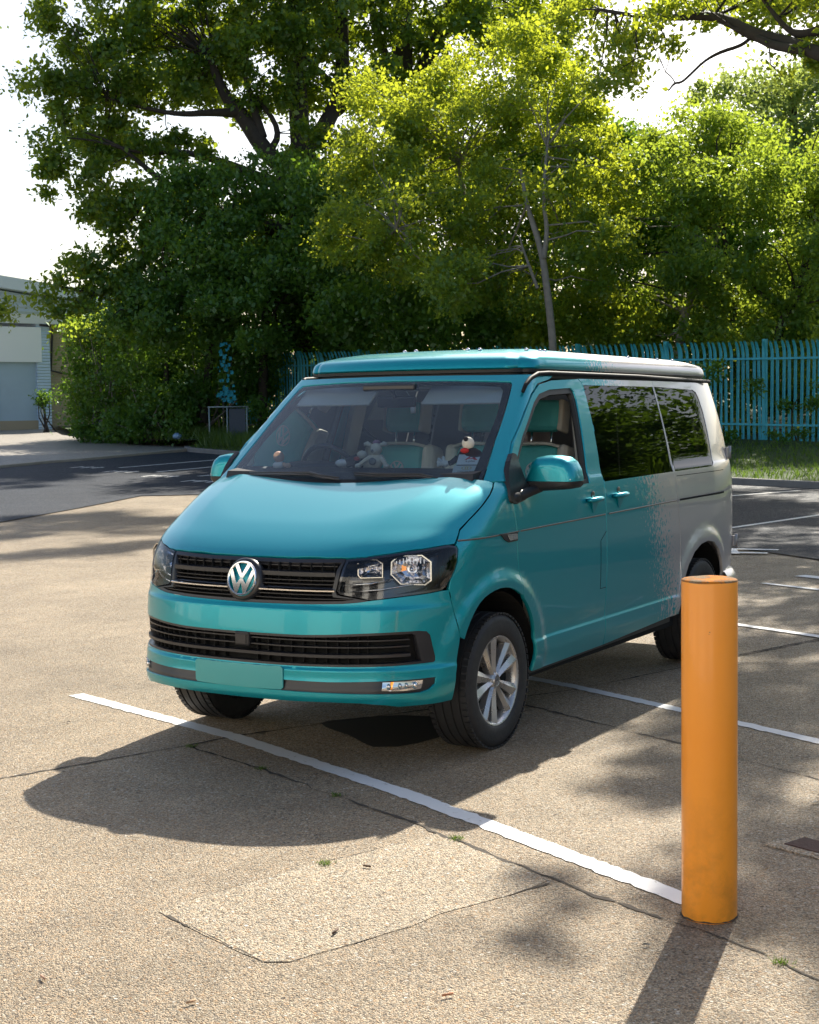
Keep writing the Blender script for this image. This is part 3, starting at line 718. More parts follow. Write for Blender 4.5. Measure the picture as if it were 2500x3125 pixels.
mb=MB(); V,Fc,n=band(mb,[(.06,zb(1.850)),(.012,zb(1.868)),(.0,zb(1.876)),(.0,zb(1.893)),(.02,zb(1.897)),(.02,zb(1.905)),(.004,zb(1.909)),(.004,zb(1.930)),(.03,zb(1.935)),(.2,zb(1.936))],.742,-.775,-3.50,.06,.19)
mb.add(V,Fc,True); mb.build('roof_seal',M['seal'],van,sharp=40)
mb=MB(); V,Fc,n=band(mb,[(.03,zb(1.925)),(.004,zb(1.927)),(.0,zb(1.935)),(.002,zb(1.950)),(.008,zb(1.974)),(.022,zb(1.994)),(.055,zb(2.008)),(.10,zb(2.024)),(.18,zb(2.041)),(.30,zb(2.054)),(.44,zb(2.060))],.750,-.765,-3.52,.09,.19)
Fc.append(tuple(10*n+i for i in range(n))); mb.add(V,Fc,True); pt=mb.build('pop_top_roof',M['paint'],van,sharp=50)
for s in (1,-1):
    mb=MB(); mb.tube(([(-.575,.783*s,1.80),(-.62,.778*s,1.838),(-.69,.772*s,1.872)] if s>0 else [(-.74,.755*s,1.885),(-.75,.76*s,1.89),(-.76,.765*s,1.893)])+[(-.78,.772*s,1.897),(-.92,.770*s,1.902),(-2.2,.770*s,1.893),(-3.50,.768*s,1.870)],[.010,.012,.013,.013,.013,.013,.012],8); mb.build('roof_rail',M['trimblk'],van)
for x,y in ((-1.163,-.303),(-1.10,-.188),(-.98,.23),(-.94,.33),(-1.03,.58),(-1.16,.60),(-1.22,.60),(-2.4,.62),(-2.9,.62),(-3.2,.61)):
    dd=min((.750-abs(y)),(-.765-.0-.19*(y/.75)**2+.19-x)/1.6+.0)
    zz=float(np.interp(dd,[0,.002,.008,.022,.055,.10,.18,.30,.44],[1.935,1.950,1.974,1.994,2.008,2.024,2.041,2.054,2.060]))-.022*max(0,(-x-.9))/2.6
    mb=MB();mb.blob((x,y,zz+.002),(.013,.013,.011));mb.build('roof_stud',M['chrome'],pt)
# inner dark liners keep light out
for s in (1,-1):
    for a,b in ((-1.30,-.55),(-2.40,-1.34)):
        mb=MB(); mb.box(((a+b)/2,.80*s,.75),(b-a,.01,.9)); mb.build('inner_side_panel',M['lining'],van)
mb=MB(); mb.box((-1.95,0,.33),(3.1,1.70,.10)); mb.box((.45,0,.42),(.75,1.05,.08)); mb.box((-3.5,0,.45),(.5,1.4,.1)); mb.box((.68,.0,.43),(.24,1.0,.04)); mb.build('underbody',M['dark'],van)
mb=MB(); mb.box((.0,0,.85),(.04,1.15,.9)); mb.box((.45,0,.98),(.62,1.15,.02)); mb.box((.62,0,.75),(.02,1.1,.5)); mb.build('engine_bay',M['dark'],van)
for wx,ra,yy in ((.015,.452,.90),(-2.93,.46,.90)):
    for s in (1,-1):
        V=[];Fc=[];K=20
        for i in range(K+1):
            a=math.pi*i/K
            for y in ((.915 if math.cos(a)<.55 else .86),.58): V.append((wx+ra*math.cos(a),y*s,.345+.0+ra*math.sin(a)))
        for i in range(K): Fc.append((2*i,2*i+1,2*i+3,2*i+2))
        b=len(V); V+=[(wx+ra,.86*s,.335),(wx+ra,.58*s,.335),(wx-ra,.905*s,.33),(wx-ra,.58*s,.32)]; Fc+=[(0,1,b+1,b),(2*K,2*K+1,b+3,b+2)]
        Fc.append(tuple([2*i+1 for i in range(K+1)]+[b+3,b+1]))
        mb=MB(); mb.add(V,Fc,False); mb.build('wheel_arch_liner',M['dark'],van,fix=False)
# wheels
def wheel(x,s,yaw=0):
    e=empty('wheel',loc=(x,.812*s,.345),parent=van); e.rotation_euler=(0,0,yaw)
    R_=.345;w=.1175
    tp=[(.222,-w*.80),(.232,-w*.93),(.262,-w*1.0),(.30,-w*.99),(.322,-w*.93),(.334,-w*.84),(.341,-w*.74)]
    for g in (-.62,-.21,.21,.62):
        tp+= [(.344,w*(g-.05)),(.337,w*(g-.035)),(.337,w*(g+.035)),(.344,w*(g+.05))]
    tp+=[(.341,w*.74),(.334,w*.84),(.322,w*.93),(.316,w*.955),(.314,w*.965),(.30,w*.99),(.262,w*1.0),(.240,w*.97),(.232,w*.93),(.222,w*.80)]
    mb=MB(); mb.lathe([(r,h*s) for r,h in tp],n=72,axis='Y'); 
    for k in range(60): # shoulder blocks
        a=2*math.pi*k/60
        for sg in (1,-1):
            c=Vector((math.cos(a)*.3395,sg*w*.80,math.sin(a)*.3395)); mb.box(c,(.010,.030,.026),R=Matrix.Rotation(-a,3,'Y'))
    mb.build('tyre',M['rubber'],e,sharp=35)
    f=w*.86
    mb=MB(); mb.lathe([(r,h*s) for r,h in [(.222,-w*.8),(.215,-w*.6),(.202,-.02),(.203,f-.035),(.207,f-.012),(.216,f+.001),(.222,f+.005),(.2275,f+.006),(.229,f-.002),(.224,f-.012)]],n=64,axis='Y')
    for k in range(10):
        a0=math.radians(90+36*k+(4 if k%2 else -4)); 
        ca,sa=math.cos(a0),math.sin(a0); V=[]
        secs=[(.020,.011,f-.010),(.060,.0165,f-.013),(.11,.0225,f-.011),(.16,.0285,f-.007),(.195,.032,f-.004),(.217,.036,f-.003)]
        for r,hw,y in secs:
            rid=y+.007
            for t,yy in ((-hw,y-.040),(-hw*.95,y-.006),(-hw*.15*(1 if k%2 else -1),rid),(hw*.95,y-.006),(hw,y-.040)):
                V.append((ca*r-sa*t,yy*s,sa*r+ca*t))
        Fc=[]
        for i in range(len(secs)-1):
            for j in range(4): Fc.append((i*5+j,i*5+j+1,(i+1)*5+j+1,(i+1)*5+j))
        mb.add(V,Fc,False)
    mb.lathe([(.001,(f-.004)*s),(.034,(f-.004)*s),(.042,(f-.010)*s),(.050,(f-.03)*s),(.055,(f-.05)*s)],n=32,axis='Y')
    for k in range(5):
        a=2*math.pi*k/5+.3; mb.lathe([(.001,(f-.012)*s),(.009,(f-.012)*s),(.009,(f-.03)*s)],n=8,axis='Y',c=(math.cos(a)*.060,0,math.sin(a)*.060))
    rim=mb.build('rim',M['alloy'],e,sharp=28)
    mb=MB(); mb.lathe([(.001,(f-.055)*s),(.205,(f-.055)*s)],n=32,axis='Y'); mb.lathe([(.001,(f-.075)*s),(.14,(f-.075)*s),(.14,(f-.07)*s)],n=32,axis='Y'); mb.build('brake_disc',M['dark'],e)
    emblem(e,(0,(f-.004)*s,0),(0,s,0),(0,0,1),.030,.004,M['satchrome'],M['satin'],'hub_emblem')
    return e
wheel(0,1);wheel(0,-1);wheel(-2.93,1);wheel(-2.93,-1)
# door mirrors
MO=[(.885,1.335),(.893,1.36),(.91,1.40),(.93,1.437),(.958,1.458),(1.0,1.466),(1.06,1.467),(1.115,1.458),(1.15,1.435),(1.172,1.395),(1.182,1.355),(1.183,1.335)]
MU=[(.865,1.333),(1.184,1.333),(1.182,1.315),(1.165,1.300),(1.12,1.291),(1.0,1.283),(.90,1.274),(.87,1.274),(.85,1.29)]
def shell(poly,cy,cz,rings,s):
    V=[];Fc=[];n=len(poly)
    P=[tuple(p) for p in poly]
    for x,k in rings:
        for (y,z) in P: V.append((x,(cy+(y-cy)*k)*s,cz+(z-cz)*k))
    for j in range(len(rings)-1):
        for i in range(n): Fc.append((j*n+i,j*n+(i+1)%n,(j+1)*n+(i+1)%n,(j+1)*n+i))
    Fc.append(tuple(range(n))); Fc.append(tuple((len(rings)-1)*n+i for i in range(n))); return V,Fc
for s in (1,-1):
    me_=empty('door_mirror',parent=van)
    mb=MB(); V,Fc=shell(dens(np.array(MO),.02),1.04,1.335,[(-.335,.40),(-.337,.6),(-.343,.78),(-.355,.90),(-.375,.965),(-.40,.995),(-.44,1.0),(-.475,.985)],s); mb.add(V,Fc,True); mb.build('mirror_cap',M['paint'],me_,sharp=70)
    mb=MB(); V,Fc=shell(dens(np.array(MU),.02),1.02,1.332,[(-.338,.6),(-.345,.82),(-.365,.95),(-.40,.995),(-.44,1.0),(-.475,.985)],s); mb.add(V,Fc,True)
    mb.tube([(-.20,.90*s,1.262),(-.25,.925*s,1.268),(-.33,.95*s,1.285),(-.38,.98*s,1.30)],[.042,.038,.032,.028],12,squash=.8)
    mb.blob((-.19,.925*s,1.258),(.065,.03,.035)); mb.build('mirror_base',M['black'],me_,sharp=60)
    mb=MB(); mb.prism([(.90,1.345),(.95,1.44),(1.12,1.44),(1.165,1.35),(1.165,1.31),(.90,1.30)],.003,lambda u,v,w:Vector((-.477+w*0-w,u*s,v))); mb.build('mirror_glass',M['chrome'],me_)
    mb=MB(); V=[];mb.box((-.355,1.115*s,1.345),(.012,.10,.012),bev=.005); mb.build('indicator_lens',M['satchrome'],me_)
# wipers
for nm,pts in (('a',[(.030,.60,1.352),(.075,.50,1.372),(.112,.28,1.372),(.120,.13,1.378)]),('b',[(.10,.06,1.352),(.118,-.06,1.362),(.122,-.15,1.375),(.085,-.40,1.372),(.030,-.60,1.366)])):
    mb=MB(); P=np.array(pts); O=np.stack([P[:,1]*0-1.6,P[:,1],P[:,2]],1); Q=project(Fup,O,np.tile([1.,0,0],(len(P),1)),0,4)+np.array([.012,0,.012])
    mb.tube([tuple(q) for q in Q],[.004,.006,.008,.005][:len(Q)]+[.006]*(len(Q)-4),6)
    Q2=Q-np.array([.004,0,.012]); mb.tube([tuple(q) for q in Q2],.005,5); mb.build('wiper',M['satin'],van)
# ---- interior
mb=MB(); V=[(.02,1.30),(-.02,1.385),(-.16,1.405),(-.34,1.395),(-.42,1.36),(-.44,1.20),(-.40,.9),(-.1,.9)]
mb.prism(V,1.56,lambda u,v,w:Vector((u,-.78+w,v))); mb.blob((-.33,-.42,1.40),(.10,.20,.035)); mb.build('dashboard',M['dash'],van,sharp=50)
mb=MB(); Rw=Matrix.Rotation(rad(28),3,'Y')
mb_pts=[Vector((-.50,-.42,1.335))+Rw@Vector((-0.0+.19*0,.19*math.cos(a),.19*math.sin(a))) for a in np.linspace(0,2*math.pi,41)]
Rw=Matrix.Rotation(rad(-60+90),3,'Y')
cn=Vector((-.52,-.42,1.345)); ax1=Vector((0,1,0)); ax2=Vector((.42,0,.90)).normalized()
mb.tube([cn+ax1*.185*math.cos(a)+ax2*.185*math.sin(a) for a in np.linspace(0,2*math.pi,41)],.015,8)
for a in (rad(200),rad(340),rad(270)): mb.tube([cn,cn+ax1*.18*math.cos(a)+ax2*.18*math.sin(a)],.016,6)
mb.blob(cn,(.04,.06,.06)); mb.build('steering_wheel',M['satin'],van)
def cush(mb,c,size,bev,R=None): mb.box(c,size,bev=bev,R=R)
Rs=Matrix.Rotation(rad(-12),3,'Y')
def seat(y,w,emb=True):
    st=empty('seat',parent=van)
    def P(x,z): return Vector((-1.19,y,.645))+Rs@Vector((x,0,z))
    mb=MB(); mb.box(P(0,.44),(.13,w*.70,.84),R=Rs,bev=.05); mb.build('seat_back',M['teal_leather'],st)
    mb=MB()
    for sg in (1,-1): mb.box(P(.0,.43)+Vector((.0,sg*w*.42,0)),(.17,w*.17,.86),R=Rs,bev=.055)
    mb.tube([P(.07,.862)+Vector((0,t*w*.47,-.02*abs(t)**3*2)) for t in np.linspace(-1,1,9)],.010,6)
    mb.build('seat_bolster',M['cream'],st)
    mb=MB(); mb.box((-.93,y,.80),(.56,w*.96,.16),bev=.05); mb.build('seat_cushion',M['teal_leather'],st)
    mb=MB(); mb.box(P(.015,1.035),(.11,.27,.19),R=Rs,bev=.05); mb.build('headrest',M['teal_leather'],st)
    for sg in (1,-1):
        mb=MB(); mb.box(P(.0,1.035)+Vector((-.005,sg*.130,0)),(.115,.032,.19),R=Rs,bev=.014); mb.build('headrest_piping',M['cream'],st)
    mb=MB()
    for sg in (1,-1):
        mb=MB(); mb.tube([P(0,.83)+Vector((0,sg*.065,0)),P(0,.97)+Vector((0,sg*.065,0))],.007,8); mb.build('headrest_post',M['chrome'],st)
    if emb: emblem(st,P(.067,.70),Rs@Vector((1,0,0)),(0,0,1),.052,.006,newmat('stitch_white',(.6,.6,.6),.5),M['teal_leather'],'seat_emblem')
seat(-.44,.50); seat(.10,.41); seat(.50,.41)
mb=MB(); mb.box((-2.05,0,1.845),(2.4,1.38,.015)); 
for s in (1,-1):
    mb.prism([(-1.20,1.25),(-1.32,1.25),(-1.42,1.80),(-1.32,1.83),(-1.26,1.70)],.03,lambda u,v,w:Vector((u+0,(.845-.35*max(0,v-1.3)*.5-w)*s,v)))
mb.build('cabin_lining',M['lining'],van)
mb=MB(); mb.box((-2.62,0,.85),(.05,1.5,.8)); mb.box((-1.9,0,.45),(1.6,1.5,.02)); mb.build('cabin_bulkhead',newmat('cabin_grey',(.05,.05,.055),.8),van)
mb=MB(); mb.box((-1.78,-.775,1.68),(.20,.01,.14)); mb.build('window_blind',M['cream'],van)
mb=MB(); mb.box((-.62,.42,1.80),(.20,.50,.014),R=Matrix.Rotation(rad(38),3,'Y'),bev=.006); mb.box((-.62,-.42,1.80),(.20,.50,.014),R=Matrix.Rotation(rad(38),3,'Y'),bev=.006); mb.build('sun_visor',M['lining'],van)
mb=MB(); mb.box((-.545,.01,1.755),(.03,.25,.065),bev=.014); mb.tube([(-.53,.01,1.78),(-.50,0,1.84)],.012,8); mb.box((-.50,0,1.835),(.06,.34,.04),bev=.012); mb.build('rear_view_mirror',M['satin'],van)
# stickers on the inside of the windscreen
def ws_point(y,z): return project(Fup,np.array([[-1.6,y,z]]),np.array([[1.,0,0]]),0,4)[0]
def on_screen(uc,vc,d): # uc along y, vc up the glass, metres, around the sticker pair
    z=1.430+vc*.66; y=.705+uc-vc*.18
    p=ws_point(y,z); n=grad(Fup,p[None])[0]; return Vector(p-n*.008+n*d)
def quad_patch(mb,u0,u1,v0,v1,d,th=.0008,n=4):
    V=[];Fc=[]
    for k in range(2):
        for j in range(n+1):
            for i in range(n+1): V.append(on_screen(u0+(u1-u0)*i/n,v0+(v1-v0)*j/n,d-th*k))
    m=n+1
    for j in range(n):
        for i in range(n): a=j*m+i;Fc+=[(a,a+1,a+m+1,a+m),(a+m*m,a+m*m+m,a+m*m+m+1,a+m*m+1)]
    mb.add(V,Fc)
def text_mesh(s,size,fn,mat,name,parent,bold=False,track=1.0):
    cu=bpy.data.curves.new(name,'FONT'); cu.body=s; cu.size=size; cu.align_x='CENTER'; cu.align_y='CENTER'; cu.space_character=track; cu.offset=size*.02 if bold else 0; cu.resolution_u=3
    o=bpy.data.objects.new('tmp',cu); COL.objects.link(o); dg=bpy.context.evaluated_depsgraph_get(); dg.update(); me=bpy.data.meshes.new_from_object(o.evaluated_get(dg)); bpy.data.objects.remove(o); bpy.data.curves.remove(cu)
    for v in me.vertices: v.co=fn(v.co.x,v.co.y)
    me.materials.clear(); me.name=name; return link_mesh(name,me,mat,parent)
s1=empty('windscreen_sticker',parent=van)
mb=MB(); quad_patch(mb,-.065,.065,.006,.082,0); mb.build('sticker_sheet',M['white'],s1)
mb=MB()
Apoly=[(-.031,.040),(-.022,.042),(-.008,.050),(.006,.051),(.012,.040),(.031,.040),(.022,.047),(.008,.070),(-.001,.073),(-.006,.072),(-.016,.054)]
Ah=[(-.002,.066),(-.010,.054),(.006,.056)]
mb.add([on_screen(u,v,.0006) for u,v in [(-.031,.040),(-.021,.041),(.001,.066),(-.004,.074)]],[(0,1,2,3)])
mb.add([on_screen(u,v,.0006) for u,v in [(-.004,.074),(.006,.072),(.034,.039),(.016,.040),(.0,.066)]],[(0,1,2,3,4)])
mb.add([on_screen(u,v,.0007) for u,v in [(-.016,.048),(.012,.047),(.009,.053),(-.010,.053)]],[(0,1,2,3)])
mb.build('sticker_logo',M['redvinyl'],s1)
text_mesh('a-plan',.020,lambda x,y:on_screen(x,.031+y,.0007),M['greyink'],'sticker_text',s1,True)
s2=empty('windscreen_sticker',parent=van)
mb=MB(); quad_patch(mb,-.075,.055,-.073,-.001,0); mb.build('sticker_sheet',newmat('pale_vinyl',(.55,.60,.60),.4),s2)
mb=MB()
for cx in (-.018,-.002):
    V=[];Fc=[]
    for i in range(24):
        a=2*math.pi*i/24
        for r in (.011,.0145): V.append(on_screen(cx+r*1.15*math.cos(a),-.020+r*.85*math.sin(a),.0007))
    for i in range(24): Fc.append((2*i,2*i+1,2*((i+1)%24)+1,2*((i+1)%24)))
    mb.add(V,Fc)
mb.build('sticker_logo',M['gold'],s2)
text_mesh('CARAVAN AND',.0115,lambda x,y:on_screen(-.010+x,-.044+y,.0007),M['greyink'],'sticker_text',s2,True)
text_mesh('MOTORHOME CLUB',.0115,lambda x,y:on_screen(-.010+x,-.056+y,.0007),M['greyink'],'sticker_text',s2,True)
mb=MB(); V=[on_screen(-.012+.032*math.cos(a),-.098+.020*math.sin(a),0) for a in np.linspace(0,2*math.pi,25)[:-1]]; mb.add(V,[tuple(range(24))]); mb.build('round_sticker',M['greenvinyl'],van)
# ---- toys on the dashboard (things of their own)
plush=varied('plush_cream',(.72,.68,.58),.95,.12,60,bump=.4,bscale=400); pgrey=varied('plush_grey',(.20,.21,.22),.95,.2,60); pblk=newmat('plush_black',(.02,.02,.03),.9); pred=newmat('plush_red',(.45,.03,.03),.9); pskin=newmat('doll_skin',(.65,.42,.30),.6); pmauve=newmat('plush_mauve',(.42,.22,.33),.95)
DZ=1.405
t=empty('plush_toy','cream plush dog toy with floppy ears sitting on the dashboard behind the windscreen','soft toy',(-.16,.11,DZ))
mb=MB(); mb.blob((0,0,.035),(.035,.042,.042)); mb.build('body',plush,t)
mb=MB(); mb.blob((.005,.005,.098),(.030,.034,.034)); mb.blob((.025,.005,.088),(.016,.020,.018)); mb.build('head',plush,t)
mb=MB()
for s,a in ((1,.5),(-1,-.5)):
    mb=MB(); mb.tube([(0,s*.025,.118),(0,s*.052,.128),(0,s*.07,.124)],[.008,.014,.010],8); mb.build('ear',plush,t)
    mb=MB(); mb.tube([(.0,s*.03,.06),(.02,s*.062,.035),(.035,s*.085,.012)],[.013,.012,.012],8); mb.blob((.038,s*.09,.010),(.018,.018,.014)); mb.build('arm',plush,t)
mb=MB(); mb.blob((.040,.003,.090),(.006,.008,.009)); mb.blob((.036,0,.035),(.012,.024,.020)); mb.build('nose_and_patch',pgrey,t)
mb=MB(); mb.blob((-.01,0,.135),(.020,.022,.012),noise=.1); mb.build('hair_tuft',pmauve,t)
t=empty('plush_toy','black and white plush toy with red scarf lying beside the cream dog toy','soft toy',(-.14,-.02,DZ))
mb=MB(); mb.tube([(0,.03,.05),(0,0,.035),(0,-.04,.025)],[.026,.030,.026],10); mb.build('body',pblk,t)
mb=MB(); mb.blob((0,.055,.070),(.022,.030,.022)); mb.build('head',plush,t)
mb=MB(); mb.blob((.012,-.065,.024),(.030,.042,.022)); mb.build('foot',newmat('plush_white',(.8,.8,.8),.9),t)
mb=MB(); mb.blob((.015,.03,.048),(.018,.016,.012)); mb.build('scarf',pred,t)
t=empty('toy_figure','small bald toy doll in a white top at the driver end of the dashboard','toy doll',(-.12,-.50,1.392))
mb=MB(); mb.blob((0,0,.068),(.030,.032,.032)); mb.build('head',pskin,t)
mb=MB(); mb.blob((0,0,.022),(.024,.040,.024)); mb.build('body',M['white'],t)
mb=MB(); mb.tube([(.0,.03,.028),(.01,.062,.020)],[.012,.012],8); mb.blob((.012,.07,.022),(.014,.02,.014)); mb.build('arm',pskin,t)
t=empty('plush_toy','dark-suited plush toy with a red bow and white gloved hand behind the stickers','soft toy',(-.20,.655,DZ-.005))
mb=MB(); mb.blob((0,.01,.045),(.045,.085,.07)); mb.build('body',pblk,t)
mb=MB(); mb.blob((.005,0,.135),(.030,.034,.034)); mb.build('head',plush,t)
mb=MB(); mb.blob((.03,0,.158),(.013,.013,.013)); mb.build('nose',pblk,t)
mb=MB(); mb.blob((.035,-.005,.098),(.014,.026,.014)); mb.build('bow',pred,t)
mb=MB(); mb.tube([(.01,-.06,.06),(.02,-.09,.035),(.025,-.105,.03)],[.016,.014,.014],8); mb.build('arm',pblk,t)
mb=MB(); mb.blob((.03,-.125,.03),(.016,.024,.018))
for k,(dy,dz) in enumerate(((-.030,.022),(-.036,.006),(-.034,-.010),(-.004,.030))): mb.tube([(.03,-.13,.03),(.032,-.13+dy,.03+dz)],[.009,.008],8); mb.blob((.032,-.13+dy,.03+dz),.009)
mb.build('glove',M['white'],t)
t=empty('air_freshener','little white bottle air freshener hanging from the rear-view mirror','air freshener',(-.55,.115,1.735))
mb=MB(); mb.lathe([(.001,-.045),(.014,-.045),(.016,-.02),(.015,.01),(.008,.022),(.001,.022)],n=12); mb.build('bottle',M['white'],t)
mb=MB(); mb.tube([(0,0,.02),(-.0,-.06,.10)],.0015,5); mb.build('cord',M['white'],t)
